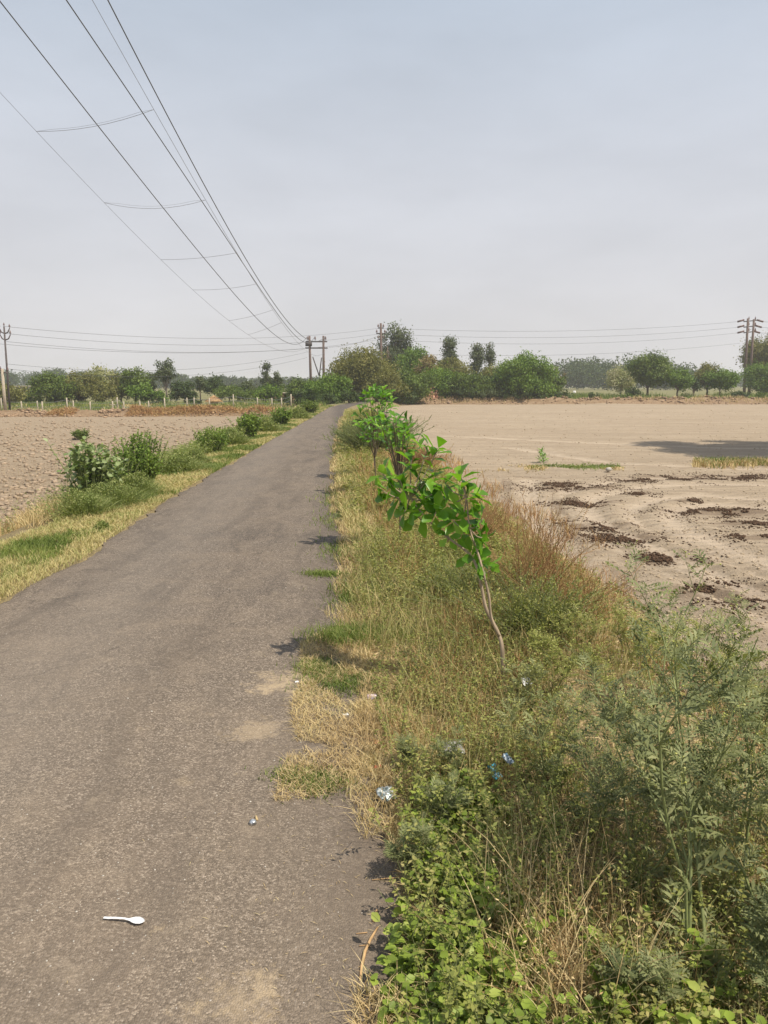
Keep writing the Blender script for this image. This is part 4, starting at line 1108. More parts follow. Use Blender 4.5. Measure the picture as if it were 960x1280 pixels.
br.build('branch', M['sap_bark'], t); lf.build('leaves', M['sap_leaf'], t)
def small_sapling(label, px, pyb, Y, clusters, L, seed, nl=9):
    r = np.random.default_rng(seed); b = P(px, pyb, Y); zb = gh(b[0], Y)
    t = thing('sapling', label, 'sapling', (b[0], Y, zb), 'saplings planted along the verge')
    mb = MB(); c0 = P(clusters[0][0], clusters[0][1], Y)
    mid = (np.array([b[0], Y, zb]) + c0) / 2 + (.03, 0, 0)
    limb(mb, [(b[0], Y, zb - .05), mid, c0], .010, .005); lf = MB(); brm = MB()
    for cx, cy in clusters:
        dd = r.normal(0, .12); c = P(cx, cy, Y + dd); limb(brm, [mid, (mid + c) / 2 + (0, 0, .03), c], .007, .003, 5)
        rosette(lf, c, (r.normal(0, .5), -.2, .8), nl, L, r)
    mb.build('trunk', M['bark'], t); brm.build('branch', M['bark'], t); lf.build('leaves', M['sap_leaf'], t)
small_sapling('second sapling along the verge, its leaves just above the leaning one', 500, 600, 7.6, [(492, 530), (480, 522), (495, 522), (505, 535), (500, 548), (486, 540), (478, 535), (512, 545), (498, 556), (474, 524), (508, 526), (486, 552), (520, 552), (500, 540), (493, 560), (510, 560), (500, 518)], .125, 31, 6)
small_sapling('third verge sapling, bright against the dark road-end trees', 468, 560, 13.5, [(462, 492), (470, 488), (455, 500), (474, 500), (465, 508), (452, 510), (478, 492), (460, 520), (472, 516), (447, 518), (484, 490), (466, 484), (482, 508), (456, 492), (450, 530), (462, 536), (474, 530), (468, 545), (455, 545)], .15, 32, 7)
small_sapling('fourth verge sapling, farther and yellower beside the third', 482, 545, 19, [(478, 484), (486, 488), (472, 492), (488, 498), (480, 504), (470, 488), (492, 506), (476, 512)], .18, 33, 8)
small_sapling('tiny lone sapling standing in the right field', 678, 583, 20.0, [(677, 562), (676, 566), (679, 568), (674, 572), (681, 573), (677, 577)], .11, 34, 9)

small_sapling('leafy bright sapling bushing out low under the third one', 470, 572, 11.5, [(462, 525), (470, 530), (455, 535), (476, 522), (448, 528), (466, 540), (482, 536), (458, 545), (474, 546)], .12, 35, 8)
# ================================================================== right verge vegetation
def samp(n, y0, y1, o0, o1, side=1, seed=0, pw=1.0):
    r = np.random.default_rng(seed)
    u_ = r.random(n)
    y = y0 * (y1 / y0) ** u_ if pw == 1.0 else (y0 ** (1 - pw) + u_ * (y1 ** (1 - pw) - y0 ** (1 - pw))) ** (1 / (1 - pw))
    o = r.uniform(o0, o1, n)
    x = xR(y) + o if side > 0 else xL(y) - o
    z = gz(x, y); px, py = proj(x, y, z)
    return r, x, y, z, o, px, py
def stuff(mb, name, mat, label, cat):
    return tag(mb.build(name, mat), label, cat, kind='stuff')
soilgap = [(700, 905), (830, 835), (980, 850), (980, 990), (860, 960), (760, 960)]
def weedmass(n, y0, y1, o0, o1, hlo, hhi, nleaf, lsz, seed, keep=None, tpl=T_DIA, pw=1.0, side=1, wfac=.55, srad=.0016, spread=.35, curl=.6):
    r, x, y, z, o, px, py = samp(n, y0, y1, o0, o1, side, seed, pw)
    k = keep(r, x, y, o, px, py) if keep else np.ones(len(x), bool)
    x, y, z = x[k], y[k], z[k]; n = len(x)
    grow = .6 + .8 * fbm(x * 1.3, y * 1.3, 3, seed + 3)
    hh = r.uniform(hlo, hhi, n) * grow
    far = np.clip(y / 5, 1, 5)
    A = np.stack([x, y, z - .01], 1); ln = r.normal(0, spread, (n, 2)) * hh[:, None]
    C = A + np.stack([ln[:, 0], ln[:, 1], hh], 1); B = (A + C) / 2 + np.concatenate([r.normal(0, .12, (n, 2)) * hh[:, None], np.zeros((n, 1))], 1)
    ms = MB(); stems(ms, A, B, C, srad * far ** .5, srad * .6 * far ** .5)
    ml = MB(); idx = np.repeat(np.arange(n), nleaf); s = r.random(len(idx)) ** .8 * .95 + .05
    p = A[idx] * ((1 - s) ** 2)[:, None] + 2 * B[idx] * (s * (1 - s))[:, None] + C[idx] * (s ** 2)[:, None]
    a = r.uniform(0, 6.28, len(idx)); d = np.stack([np.cos(a), np.sin(a), r.uniform(-.2, curl, len(idx))], 1)
    leaves(ml, p, d, norm(np.stack([r.normal(0, .35, len(idx)), r.normal(0, .35, len(idx)), np.ones(len(idx))], 1)), lsz * r.uniform(.6, 1.4, len(idx)) * far[idx] ** .55, lsz * wfac * far[idx] ** .55, tpl)
    return ms, ml
mat_poly = [(342, 1003), (350, 965), (372, 930), (362, 885), (378, 845), (374, 805), (420, 785), (485, 795), (505, 880), (498, 1000), (430, 985), (400, 998)]
asphgap = [(425, 925), (475, 915), (488, 960), (440, 965)]
# 1 dry straw mat at road edge
def straw_mat():
    r = np.random.default_rng(41); mb = MB()
    n = 60000
    y = r.uniform(2.3, 5.6, n); x = r.uniform(-.75, .45, n); z = gz(x, y); px, py = proj(x, y, z)
    nn = fbm(x * 7, y * 7, 3, 5)
    ed = inpoly(px, py, mat_poly)
    k = (ed & (nn > .38) & ~(inpoly(px, py, asphgap) & (nn < .62))) 
    x1, y1, z1 = x[k], y[k], z[k]; n1 = len(x1)
    C = np.stack([x1, y1, z1], 1)
    blades(mb, C, r.uniform(.008, .045, n1), .0028, r.normal(0, .035, (n1, 2)), .6, r)
    # strip hugging the edge all the way
    n = 52000; y = 1.2 * (40 / 1.2) ** r.random(n); o = r.normal(.12, .16, n); x = xR(y) + o
    nn = fbm(x * 4, y * 3, 3, 6); k = (nn > .46) & (o > -.10 - .3 * (nn - .5)); x, y, o = x[k], y[k], o[k]; n = len(x); far = np.clip(y / 4, 1, 6)
    blades(mb, np.stack([x, y, gz(x, y)], 1), r.uniform(.02, .09, n) * far ** .3, .003 * far, r.normal(0, .04, (n, 2)), .6, r)
    stuff(mb, 'dry_grass', M['straw'], 'flattened straw-coloured dry grass creeping over the right road edge', 'dry grass')
straw_mat()
# dead thatch on the verge soil (lying stalks)
r, x, y, z, o, px, py = samp(60000, 1.1, 30, .05, 2.5, 1, 42)
far = np.clip(y / 4, 1, 6); n = len(x); a = r.uniform(0, 6.28, n)
mb = MB(); leaves(mb, np.stack([x, y, z + r.uniform(.003, .03, n)], 1), np.stack([np.cos(a), np.sin(a), r.normal(0, .12, n)], 1), rdir(n, r), r.uniform(.03, .12, n) * far ** .4, .0035 * far)
stuff(mb, 'dead_litter', M['straw'], 'dead dry stalks littering the soil of the right verge', 'plant litter')
# small-leaved weeds
def keep_near(r, x, y, o, px, py):
    nn = fbm(x * 2.2, y * 2.2, 3, 50)
    gap = inpoly(px, py, soilgap)
    right = (px > 700) & (y > 2.2)
    return (nn > .36) & (~gap | (r.random(len(x)) < .03)) & (~right | (r.random(len(x)) < .35))
ms, ml = weedmass(5200, 1.15, 7.5, .06, 2.0, .07, .26, 20, .019, 51, keep_near)
stuff(ms, 'weed_stems', M['green_stem'], 'thin green stems of the small-leaved weeds near the camera', 'weeds')
stuff(ml, 'weeds', M['weed_leaf'], 'mixed small-leaved green weeds covering the near right verge', 'weeds')
ms, ml = weedmass(10500, 5.5, 46, .12, 2.1, .10, .30, 15, .024, 52, lambda r, x, y, o, px, py: (fbm(x * 1.4, y * 1.1, 3, 57) > .38) & (r.random(len(x)) < .35 + .65 * (o > .5)))
stuff(ml, 'weeds', M['weed_leaf'], 'mixed small-leaved green weeds farther along the right verge', 'weeds')
# tall yellow-green stalks
def keep_st(r, x, y, o, px, py):
    return (fbm(x * 1.6, y * 1.6, 3, 60) > .43) & ~(inpoly(px, py, soilgap) & (r.random(len(x)) < .8)) & ((o > .35) | (r.random(len(x)) < .25))
r, x, y, z, o, px, py = samp(24000, 1.15, 30, .1, 2.05, 1, 61)
k = keep_st(r, x, y, o, px, py); x, y, z = x[k], y[k], z[k]; n = len(x); far = np.clip(y / 4, 1, 6)
mb = MB(); blades(mb, np.stack([x, y, z], 1), r.uniform(.07, .27, n) * np.clip(y / 2.6, .55, 1), .0032 * far ** .9, r.normal(0, .07, (n, 2)), .35, r)
stuff(mb, 'dry_stalks', M['stalk'], 'upright yellowish grass stalks standing through the right verge weeds', 'grass')
# tall dry straw stand in the foreground
def stand(polys, n, hlo, hhi, seed, mat, label, w=.0028, lean=.08):
    r, x, y, z, o, px, py = samp(n, 1.0, 9, 0, 2.3, 1, seed)
    k = np.zeros(n, bool)
    for p in polys: k |= inpoly(px, py, p)
    x, y, z = x[k], y[k], z[k]; n = len(x)
    mb = MB(); blades(mb, np.stack([x, y, z], 1), r.uniform(hlo, hhi, n), w * np.clip(y / 3, .8, 2.5), r.normal(0, lean, (n, 2)), .3, r)
    # seed heads / nodes
    m = n * 3; i = r.integers(0, n, m); hh = r.uniform(hlo, hhi, m) * .8
    leaves(mb, np.stack([x[i] + r.normal(0, .02, m), y[i] + r.normal(0, .02, m), z[i] + hh * r.uniform(.3, 1, m)], 1), rdir(m, r) + (0, 0, .5), rdir(m, r), .014, .004)
    stuff(mb, 'dry_stalks', M[mat], label, 'dry grass')
stand([[(600, 1160), (640, 1110), (740, 1120), (800, 1200), (820, 1330), (700, 1330), (610, 1250)]], 15000, .10, .40, 161, 'straw', 'tall tangle of dry straw stalks in the foreground beside the largest feathery weed', .0034, .11)
stand([[(480, 940), (490, 880), (520, 830), (560, 800), (690, 830), (720, 920), (640, 1010), (540, 1010)], [(440, 820), (430, 700), (520, 650), (620, 720), (620, 830)]], 15000, .08, .30, 162, 'stalk', 'thin yellow stalks around the leaning sapling foot')
stand([[(820, 1200), (1100, 1150), (1100, 1400), (850, 1400)], [(700, 880), (1100, 860), (1100, 1100), (800, 1060)]], 9000, .04, .16, 163, 'straw', 'short dry straw between the feathery weeds at right')
stand([[(480, 940), (490, 880), (520, 830), (690, 830), (640, 1010), (540, 1010)], [(600, 1160), (640, 1110), (740, 1120), (860, 1200), (900, 1330), (700, 1330), (610, 1250)]], 9000, .08, .25, 164, 'red_twig', 'rust-brown dead stems in the foreground weeds')
r, x, y, z, o, px, py = samp(22000, 4.5, 40, .35, 2.1, 1, 165)
k = fbm(x * 2.0, y * 1.4, 3, 166) > .50; x, y, z = x[k], y[k], z[k]; n = len(x); far = np.clip(y / 4, 1, 6)
mb = MB(); blades(mb, np.stack([x, y, z], 1), r.uniform(.08, .30, n), .0032 * far ** .9, r.normal(0, .09, (n, 2)), .3, r)
stuff(mb, 'dry_stalks', M['red_twig'], 'rusty dead stems mixed through the middle of the right verge', 'dry grass')
# far straw yellow low grass close to the road
r, x, y, z, o, px, py = samp(42000, 7, 50, .0, 1.0, 1, 62)
k = fbm(x * 1.5, y * .8, 3, 63) > .40; x, y, z = x[k], y[k], z[k]; n = len(x); far = np.clip(y / 4, 1, 7)
mb = MB(); blades(mb, np.stack([x, y, z], 1), r.uniform(.03, .14, n) * far ** .15, .004 * far, r.normal(0, .06, (n, 2)), .5, r)
stuff(mb, 'verge_grass', M['straw_yellow'], 'low yellow grass between the road and the weeds farther along', 'grass')
# round-leaved ground cover bottom right
gc1 = [(488, 1300), (486, 1210), (510, 1150), (530, 1110), (525, 1010), (560, 975), (620, 1000), (640, 1060), (620, 1130), (690, 1180), (820, 1240), (980, 1290), (980, 1500), (480, 1500)]
def keep_gc(r, x, y, o, px, py): return inpoly(px, py, gc1) & (fbm(x * 6, y * 6, 2, 66) > .42)
ms, ml = weedmass(8000, .95, 3.4, .0, 1.5, .04, .15, 6, .029, 65, keep_gc, T_RND, wfac=.85, srad=.0013, spread=.5, curl=.4)
stuff(ml, 'ground_cover', M['round_leaf'], 'round-leaved green creeper carpeting the bottom right foreground', 'ground cover')
stuff(ms, 'creeper_stems', M['green_stem'], 'fine stems under the round-leaved creeper', 'ground cover')
# clumps of low green grass by the road edge
mb = MB()
for (px, py, rx, ry, nb, hh) in ((455, 800, .32, .10, 2600, .11), (408, 720, .20, .06, 900, .04), (440, 690, .28, .3, 1500, .06), (400, 838, .15, .1, 1200, .04), (430, 855, .2, .12, 1400, .04), (400, 984, .16, .06, 700, .035),
                                 (375, 975, .14, .05, 500, .03), (455, 745, .25, .3, 1500, .10), (448, 560, .5, 1.5, 2500, .18), (440, 620, .4, .8, 1500, .1), (425, 650, .3, .5, 600, .05)):
    c = G(px, py); x = c[0] + r.normal(0, rx * .5, nb); y = c[1] + r.normal(0, ry * .9, nb)
    blades(mb, np.stack([x, y, gz(x, y)], 1), r.uniform(.4, 1, nb) * hh, .0042 * max(1, c[1] / 5), r.normal(0, hh * .45, (nb, 2)), .4, r)
stuff(mb, 'green_grass', M['green_grass'], 'fresh green grass tufts sprouting by the right road edge', 'grass')
# sparse dry and reddish growth fading into field
r, x, y, z, o, px, py = samp(9000, 2.0, 22, 1.5, 3.2, 1, 71)
k = fbm(x * 1.5, y * 1.5, 3, 72) > .52; x, y, z = x[k], y[k], z[k]; n = len(x); far = np.clip(y / 4, 1, 5)
mb = MB(); blades(mb, np.stack([x, y, z], 1), r.uniform(.05, .28, n), .003 * far, r.normal(0, .08, (n, 2)), .3, r)
stuff(mb, 'dry_stubble', M['red_twig'], 'sparse reddish dry stems where the verge meets the right field', 'dry grass')

# ------------------------------------------------------------------ feathery forked weeds (individuals)
def forked_weed(name, label, px, py, h, seed, leafL=.085, flowers=0, nst=2, lean=(0, 0), group=None, leafy=1.0, mat='feather_leaf'):
    r = np.random.default_rng(seed)
    b = G(px, py); b[2] = gh(b[0], b[1])
    t = thing(name, label, 'weed plant', b, group)
    sm = MB(); lf = MB(); fl = MB(); C = []; A = []; L = []; FP = []
    far = max(1, b[1] / 4.0)
    def grow(p, d, ln, rad, depth):
        n = 5; pts = [p]; q = p.copy(); dd = d.copy()
        for i in range(n):
            dd = norm(dd + r.normal(0, .13, 3) + np.array([0, 0, .07])); q = q + dd * ln / n; pts.append(q.copy())
        tube(sm, pts, [rad * (1 - .5 * i / n) for i in range(n + 1)], 5, False)
        for i in range(1, n + 1):
            m = (2.2 if depth < 1 else .85) * leafy
            for _ in range(int(m + r.random())):
                a = r.uniform(0, 6.28); o_ = norm(np.array([math.cos(a), math.sin(a), r.uniform(.0, .7)]) + dd * .35)
                C.append(pts[i]); A.append(o_); L.append(leafL * r.uniform(.65, 1.45) * (1 - .13 * depth))
        if depth < 3:
            for i in range(2, n + 1):
                if r.random() < (.85 if depth < 1 else .60 if depth < 2 else .22):
                    a = r.uniform(0, 6.28); o_ = norm(dd + np.array([math.cos(a), math.sin(a), .15]) * r.uniform(.55, .95))
                    grow(pts[i].copy(), o_, ln * r.uniform(.38, .6), rad * .55, depth + 1)
        if depth >= 2 or (depth == 1 and r.random() < .5): FP.append(pts[-1])
    for s in range(nst):
        d = norm(np.array([lean[0] + r.normal(0, .22), lean[1] + r.normal(0, .22), 1.0]))
        grow(b + np.array([r.normal(0, .02), r.normal(0, .02), -.02]), d, h * r.uniform(.68, .8), .0047 * (h / .6) ** .6 * far ** .5, 0)
    nb = max(6, int(16 * leafy))
    for _ in range(nb):
        a = r.uniform(0, 6.28); C.append(b + np.array([0, 0, r.uniform(.01, .08)])); A.append(np.array([math.cos(a), math.sin(a), r.uniform(.15, .9)])); L.append(leafL * r.uniform(1, 1.6))
    n = len(C)
    leaves(lf, np.array(C), np.array(A), norm(np.stack([r.normal(0, .3, n), r.normal(0, .3, n), np.ones(n)], 1)), np.array(L), np.array(L) * .72, T_PIN if far < 1.15 else T_PIN3)
    sm.build('stem', M['green_stem'], t); lf.build('leaves', M[mat], t)
    if flowers:
        FPa = np.array(FP); idx = np.repeat(np.arange(len(FPa)), flowers); m = len(idx)
        c = FPa[idx] + r.normal(0, .018, (m, 3)) + (0, 0, .012)
        clods(fl, c, r.uniform(.0022, .004, m) * far ** .6, .8, .15, r)
        stems(fl, FPa[idx], (FPa[idx] + c) / 2, c, .0006 * far, .0005 * far)
        fl.build('buds', M['bud'], t)
    return t
GW = 'feathery forked weeds on the right verge'
weeds = [
 (862, 1225, .98, .105, 3, 3, (-.10, .25), 1.2, 'largest grey-green feathery weed, its forked stem filling the lower right'),
 (955, 1190, .75, .10, 2, 2, (.1, .2), 1.2, 'feathery weed cut by the lower right frame edge'),
 (800, 1130, .66, .10, 3, 2, (-.12, .15), .7, 'feathery weed just left of the largest one, leaning left'),
 (905, 1110, .80, .09, 3, 2, (.15, .1), 1.0, 'feathery weed behind the largest one leaning to the right'),
 (740, 1050, .50, .085, 3, 2, (-.1, .1), .7, 'grey-green feathery weed left of the dry stalk clump'),
 (860, 1040, .70, .08, 4, 2, (0, 0), .9, 'upright feathery weed in front of the bare straw patch'),
 (960, 1060, .72, .08, 3, 2, (0, .1), .9, 'feathery weed at the right edge level with the straw patch'),
 (690, 990, .40, .07, 4, 2, (-.1, 0), .7, 'small feathery weed beside the blue wrapper'),
 (990, 1290, .40, .09, 0, 2, (-.2, .1), .7, 'low feathery weed in the very bottom right corner'),
 (820, 1290, .22, .07, 0, 2, (0, .1), .7, 'low dark feathery rosette at the bottom edge'),
 (545, 1040, .20, .065, 0, 2, (-.1, 0), 0.8, 'low bluish feathery weed right of the silver packet'),
 (530, 1100, .16, .06, 0, 2, (-.1, 0), 0.8, 'low feathery weed hugging the road edge below the silver packet'),
 (560, 985, .20, .06, 0, 2, (0, 0), 0.8, 'low feathery weed above the silver packet'),
 (520, 960, .15, .055, 0, 2, (-.1, 0), 0.8, 'small feathery weed between silver packet and red scrap'),
 (775, 900, .40, .06, 9, 2, (0, 0), .7, 'yellow-budded weed left of the bare straw patch'),
 (835, 880, .45, .06, 9, 2, (0, 0), .7, 'tall yellow-budded weed at the rear of the straw patch'),
 (900, 880, .46, .06, 10, 2, (.05, 0), .7, 'second yellow-budded weed at the rear, near the right edge'),
 (955, 900, .50, .06, 10, 2, (0, 0), .7, 'yellow-budded weed cut by the right frame edge'),
 (790, 830, .36, .05, 12, 3, (0, 0), .6, 'bushy yellow-budded weed against the manure heap'),
 (735, 835, .34, .05, 8, 2, (0, 0), .7, 'pale yellow-budded weed beside the reddish dry bush'),
 (850, 835, .32, .05, 12, 3, (0, 0), .6, 'yellow-budded weed in the back row, third from the dry bush'),
 (910, 838, .34, .05, 12, 3, (0, 0), .6, 'yellow-budded weed in the back row near the right edge'),
 (960, 842, .34, .05, 12, 3, (0, 0), .6, 'last yellow-budded weed of the back row at the frame edge'),
 (690, 880, .34, .055, 8, 2, (0, 0), .8, 'yellow-budded weed right of the sapling foot'),
 (655, 905, .26, .055, 6, 2, (0, 0), .9, 'small weed just below the white cup fragment'),
]
for i, (px, py, h, L, f, ns, ln, lfy, lab) in enumerate(weeds):
    forked_weed('weed_plant', lab, px, py, h, 200 + i, L, f, ns, ln, GW, lfy, 'feather_leaf' if f < 7 else 'weed_leaf')

# ------------------------------------------------------------------ dry reddish bush and the green bush at its foot
def twig_bush(label, px, py, h, wid, n, mat, seed, name='dry_bush', leaf=None, leafn=6, lsz=.02):
    r = np.random.default_rng(seed); b = G(px, py); b[2] = gh(b[0], b[1])
    t = thing(name, label, 'bush', b)
    A = b + np.stack([r.normal(0, wid * .22, n), r.normal(0, wid * .22, n), np.full(n, -.02)], 1)
    hh = h * r.uniform(.45, 1.0, n); off = r.normal(0, wid * .40, (n, 2))
    C = A + np.stack([off[:, 0], off[:, 1], hh], 1); B = (A + C) / 2 + np.concatenate([-off * .12, np.zeros((n, 1))], 1) + r.normal(0, .02, (n, 3))
    mb = MB(); f = max(1, b[1] / 4)
    stems(mb, A, B, C, .0022 * f, .001 * f)
    # side twigs
    idx = np.repeat(np.arange(n), 5); s = r.uniform(.35, 1, len(idx))[:, None]; p = A[idx] * (1 - s) ** 2 + 2 * B[idx] * s * (1 - s) + C[idx] * s * s
    d = norm(norm(C - A)[idx] + rdir(len(idx), r) * .7) * (h * r.uniform(.06, .2, len(idx)))[:, None]
    stems(mb, p, p + d * .5, p + d + (0, 0, .02), .0011 * f, .0007 * f)
    mb.build('twigs', M[mat], t)
    k = np.repeat(np.arange(len(idx)), leafn); s2 = r.random(len(k))[:, None]; pp = p[k] + d[k] * s2
    ml = MB(); a = rdir(len(k), r); leaves(ml, pp, a + (0, 0, .3), rdir(len(k), r) + (0, 0, .8), lsz * r.uniform(.6, 1.4, len(k)), lsz * .45)
    ml.build('leaves', M[leaf or mat], t)
twig_bush('tall reddish-brown dry twiggy bush right of the leaning sapling', 668, 765, .84, .50, 105, 'red_twig', 81, leaf='red_twig', leafn=2, lsz=.012)
twig_bush('second, wider reddish dry bush towards the manure heaps', 715, 765, .42, .45, 70, 'red_twig', 82, leaf='stalk', leafn=3, lsz=.016)
twig_bush('dark green small-leaved bush tangled at the dry bush foot', 665, 808, .42, .5, 260, 'green_stem', 83, 'leafy_bush', 'weed_leaf', 5, .02)
twig_bush('yellow-green leafy bush behind the sapling foot', 590, 760, .34, .5, 200, 'green_stem', 84, 'leafy_bush', 'weed_leaf', 4, .02)
twig_bush('thin reddish dry tuft behind the sapling crown', 600, 690, .55, .5, 110, 'red_twig', 85, leaf='red_twig', leafn=2, lsz=.014)
twig_bush('grey-green rounded bush beside the road near the third sapling', 450, 558, .55, .8, 420, 'green_stem', 86, 'leafy_bush', 'feather_leaf', 5, .028)
twig_bush('bushy green growth around the base of the third sapling', 472, 568, .85, 1.0, 620, 'green_stem', 87, 'leafy_bush', 'green_grass', 4, .03)
twig_bush('brownish dry growth right of the second sapling', 520, 590, .5, .6, 240, 'red_twig', 88, leaf='stalk', leafn=3, lsz=.02)

# ================================================================== left verge
r, x, y, z, o, px, py = samp(150000, 4.6, 62, -.02, 1.75, -1, 91, 1.0)
cov = fbm(x * 1.1, y * .9, 3, 92)
edge = 1.05 + .5 * (cov - .5)
k = (o < edge) & (r.random(len(x)) < np.where(o < .1, .6, 1)); x, y, z, cov, o = x[k], y[k], z[k], cov[k], o[k]; n = len(x); far = np.clip(y / 5, 1, 8)
g_ = fbm(x * 1.7, y * .9, 3, 94) + r.normal(0, .04, n)
for sel, mat, lab, hm in ((g_ < .535, 'straw_yellow', 'yellowing short grass covering the left verge', .07), (g_ >= .535, 'green_grass', 'greener grass patches in the left verge', .085)):
    m = sel.sum(); mb = MB()
    blades(mb, np.stack([x, y, z], 1)[sel], r.uniform(.3, 1, m) * hm * far[sel] ** .1, .0045 * far[sel] ** .95, r.normal(0, .035, (m, 2)), .5, r)
    stuff(mb, 'verge_grass', M[mat], lab, 'grass')
# dry thin stalk fringe between left verge and field
r, x, y, z, o, px, py = samp(26000, 5, 60, .95, 2.3, -1, 95)
k = fbm(x * 1.2, y * 1.0, 3, 96) > .5; x, y, z = x[k], y[k], z[k]; n = len(x); far = np.clip(y / 5, 1, 8)
mb = MB(); blades(mb, np.stack([x, y, z], 1), r.uniform(.06, .32, n), .004 * far, r.normal(0, .10, (n, 2)), .4, r)
stuff(mb, 'dry_stalks', M['straw'], 'dry straw stems on the slope between left verge and ploughed field', 'dry grass')
# shrubs (individuals)
def grass_clump(label, px, py, w, h, nb, seed, mat='clump_grass', name='grass_clump', Yd=None):
    r = np.random.default_rng(seed); c = G(px, py); c[2] = gh(c[0], c[1]); f = c[1]
    t = thing(name, label, 'grass clump', c, 'green clumps along the left verge')
    W = w / F * f
    x = c[0] + r.normal(0, W * .26, nb); y = c[1] + r.normal(0, W * .35, nb); z = gz(x, y)
    d = np.stack([x - c[0], y - c[1]], 1)
    mb = MB(); blades(mb, np.stack([x, y, z - .02], 1), h * r.uniform(.5, 1, nb) * np.exp(-(np.hypot(d[:, 0], d[:, 1]) / W) ** 2), .007 * max(1, f / 8), d * .7 + r.normal(0, h * .3, (nb, 2)), .4, r)
    mb.build('blades', M[mat], t)
    m = nb * 2; e = np.stack([r.normal(0, W * .27, m), r.normal(0, W * .36, m)], 1); rr_ = np.hypot(e[:, 0], e[:, 1]) / W
    zt_ = h * .9 * np.exp(-(rr_ ** 2)) * r.uniform(.25, 1.05, m) * (.6 + .8 * fbm((c[0] + e[:, 0]) * 5, (c[1] + e[:, 1]) * 5, 2, seed))
    p_ = np.stack([c[0] + e[:, 0], c[1] + e[:, 1], gz(c[0] + e[:, 0], c[1] + e[:, 1]) + zt_], 1)
    mb = MB(); sz_ = .028 * max(1, f / 11); leaves(mb, p_, rdir(m, r) + (0, 0, .4), rdir(m, r) + (0, 0, .6), sz_ * r.uniform(.6, 1.5, m), sz_ * .5); mb.build('sprays', M['clump_leaf'], t)
def broad_shrub(label, px, py, h, w, seed, mat, nst=16, L=.11, tpl=T_RND, nl=11, name='shrub', Wf=.6, grp='green clumps along the left verge'):
    r = np.random.default_rng(seed); c = G(px, py); c[2] = gh(c[0], c[1])
    t = thing(name, label, 'shrub', c, grp); sm = MB(); lf = MB()
    for i in range(nst):
        o_ = r.normal(0, w * .28, 2); hh = h * r.uniform(.6, 1.0)
        top = c + np.array([o_[0] * 1.5, o_[1] * 1.5, hh]); b = c + np.array([o_[0] * .4, o_[1] * .4, -.03])
        tube(sm, [b, (b + top) / 2 + r.normal(0, .02, 3), top], [.012, .009, .004], 5, False)
        s = np.linspace(.25, 1, nl); p = b + (top - b) * s[:, None]; a = r.uniform(0, 6.28) + np.arange(nl) * 2.4
        A = np.stack([np.cos(a), np.sin(a), r.uniform(.25, .8, nl)], 1)
        leaves(lf, p, A, norm(np.stack([-np.cos(a) * .5, -np.sin(a) * .5, np.ones(nl)], 1) + r.normal(0, .2, (nl, 3))), L * r.uniform(.7, 1.15, nl), L * Wf, tpl)
    m = int(nst * nl * 1.6); e = ellipsoid_pts(m, r) * np.array([w * .75, w * .75, h * .44]) + c + (0, 0, h * .50)
    nn_ = fbm(e[:, 0] * 5, e[:, 2] * 5 + e[:, 1] * 5, 2, seed) > .42; e = e[nn_]; m = len(e)
    leaves(lf, e, rdir(m, r) + (0, 0, .5), rdir(m, r) + (0, 0, 1), L * r.uniform(.6, 1.1, m), L * Wf, tpl)
    sm.build('stem', M['green_stem'], t); lf.build('leaves', M[mat], t)
M['shrub_leaf'] = leafmat('shrub_leaf', [(.07, .12, .02), (.13, .20, .03), (.20, .28, .05), (.30, .35, .09)], .3, .55, 2.5)
M['pale_broad'] = leafmat('pale_broad', [(.11, .16, .05), (.18, .24, .08), (.27, .32, .14), (.40, .44, .26)], .2, .5, 3)
GC = 'green clumps along the left verge'
broad_shrub('broad-leaved shrub with pale leaves, leftmost on the left verge', 114, 628, .90, .50, 301, 'pale_broad', 26, .10)
broad_shrub('small pale-leaved shoot beside the leftmost broad-leaved shrub', 134, 626, .55, .3, 305, 'pale_broad', 12, .11)
broad_shrub('darker bright-tipped upright shrub right of the broad-leaved one', 180, 610, .92, .44, 302, 'shrub_leaf', 60, .06, T_DIA, 30)
broad_shrub('olive fine-leaved shrub between the two taller left verge shrubs', 152, 616, .74, .5, 306, 'shrub_leaf', 40, .05, T_DIA, 26)
ms, ml = weedmass(9500, 9, 58, .85, 2.0, .08, .42, 13, .026, 331, lambda r, x, y, o, px, py: (fbm(x * .9, y * .5, 3, 332) > .44) & (r.random(len(x)) < sstep(9, 14, y) * .8 + .2), side=-1)
stuff(ml, 'weeds', M['clump_leaf'], 'loose light green weeds running along the left verge edge', 'weeds')
grass_clump('feathery green grass clump at the near end of the left shrubs', 104, 644, 44, .34, 1700, 311)
grass_clump('feathery green clump in front of the broad-leaved shrub', 140, 632, 50, .36, 2000, 312)
grass_clump('feathery green clump below the upright shrub', 166, 620, 44, .36, 1700, 313)
grass_clump('rounded green clump right of the upright shrub', 222, 590, 44, .34, 1900, 314)
grass_clump('small green clump just past the rounded one', 245, 580, 22, .28, 900, 315)
grass_clump('low weedy tuft near the road edge on the left verge', 128, 664, 14, .12, 300, 316)
broad_shrub('brownish dry-topped shrub in the middle of the left verge', 266, 566, .66, .6, 321, 'shrub_leaf', 50, .06, T_DIA, 18)
grass_clump('green clump right of the dry-topped shrub', 290, 556, 26, .42, 1400, 322)
broad_shrub('leafy green bush halfway along the left verge', 312, 548, .78, .55, 323, 'shrub_leaf', 40, .10, T_DIA, 16)
grass_clump('green clump beyond the halfway bush', 334, 540, 20, .45, 1200, 324)
broad_shrub('green bush in the far third of the left verge', 352, 532, .75, .6, 325, 'shrub_leaf', 40, .10, T_DIA, 16)
grass_clump('far green clump near the road end on the left', 372, 524, 18, .55, 1100, 326)
broad_shrub('last green bush before the road end on the left', 388, 517, .8, .8, 327, 't_green', 46, .12, T_DIA, 14)
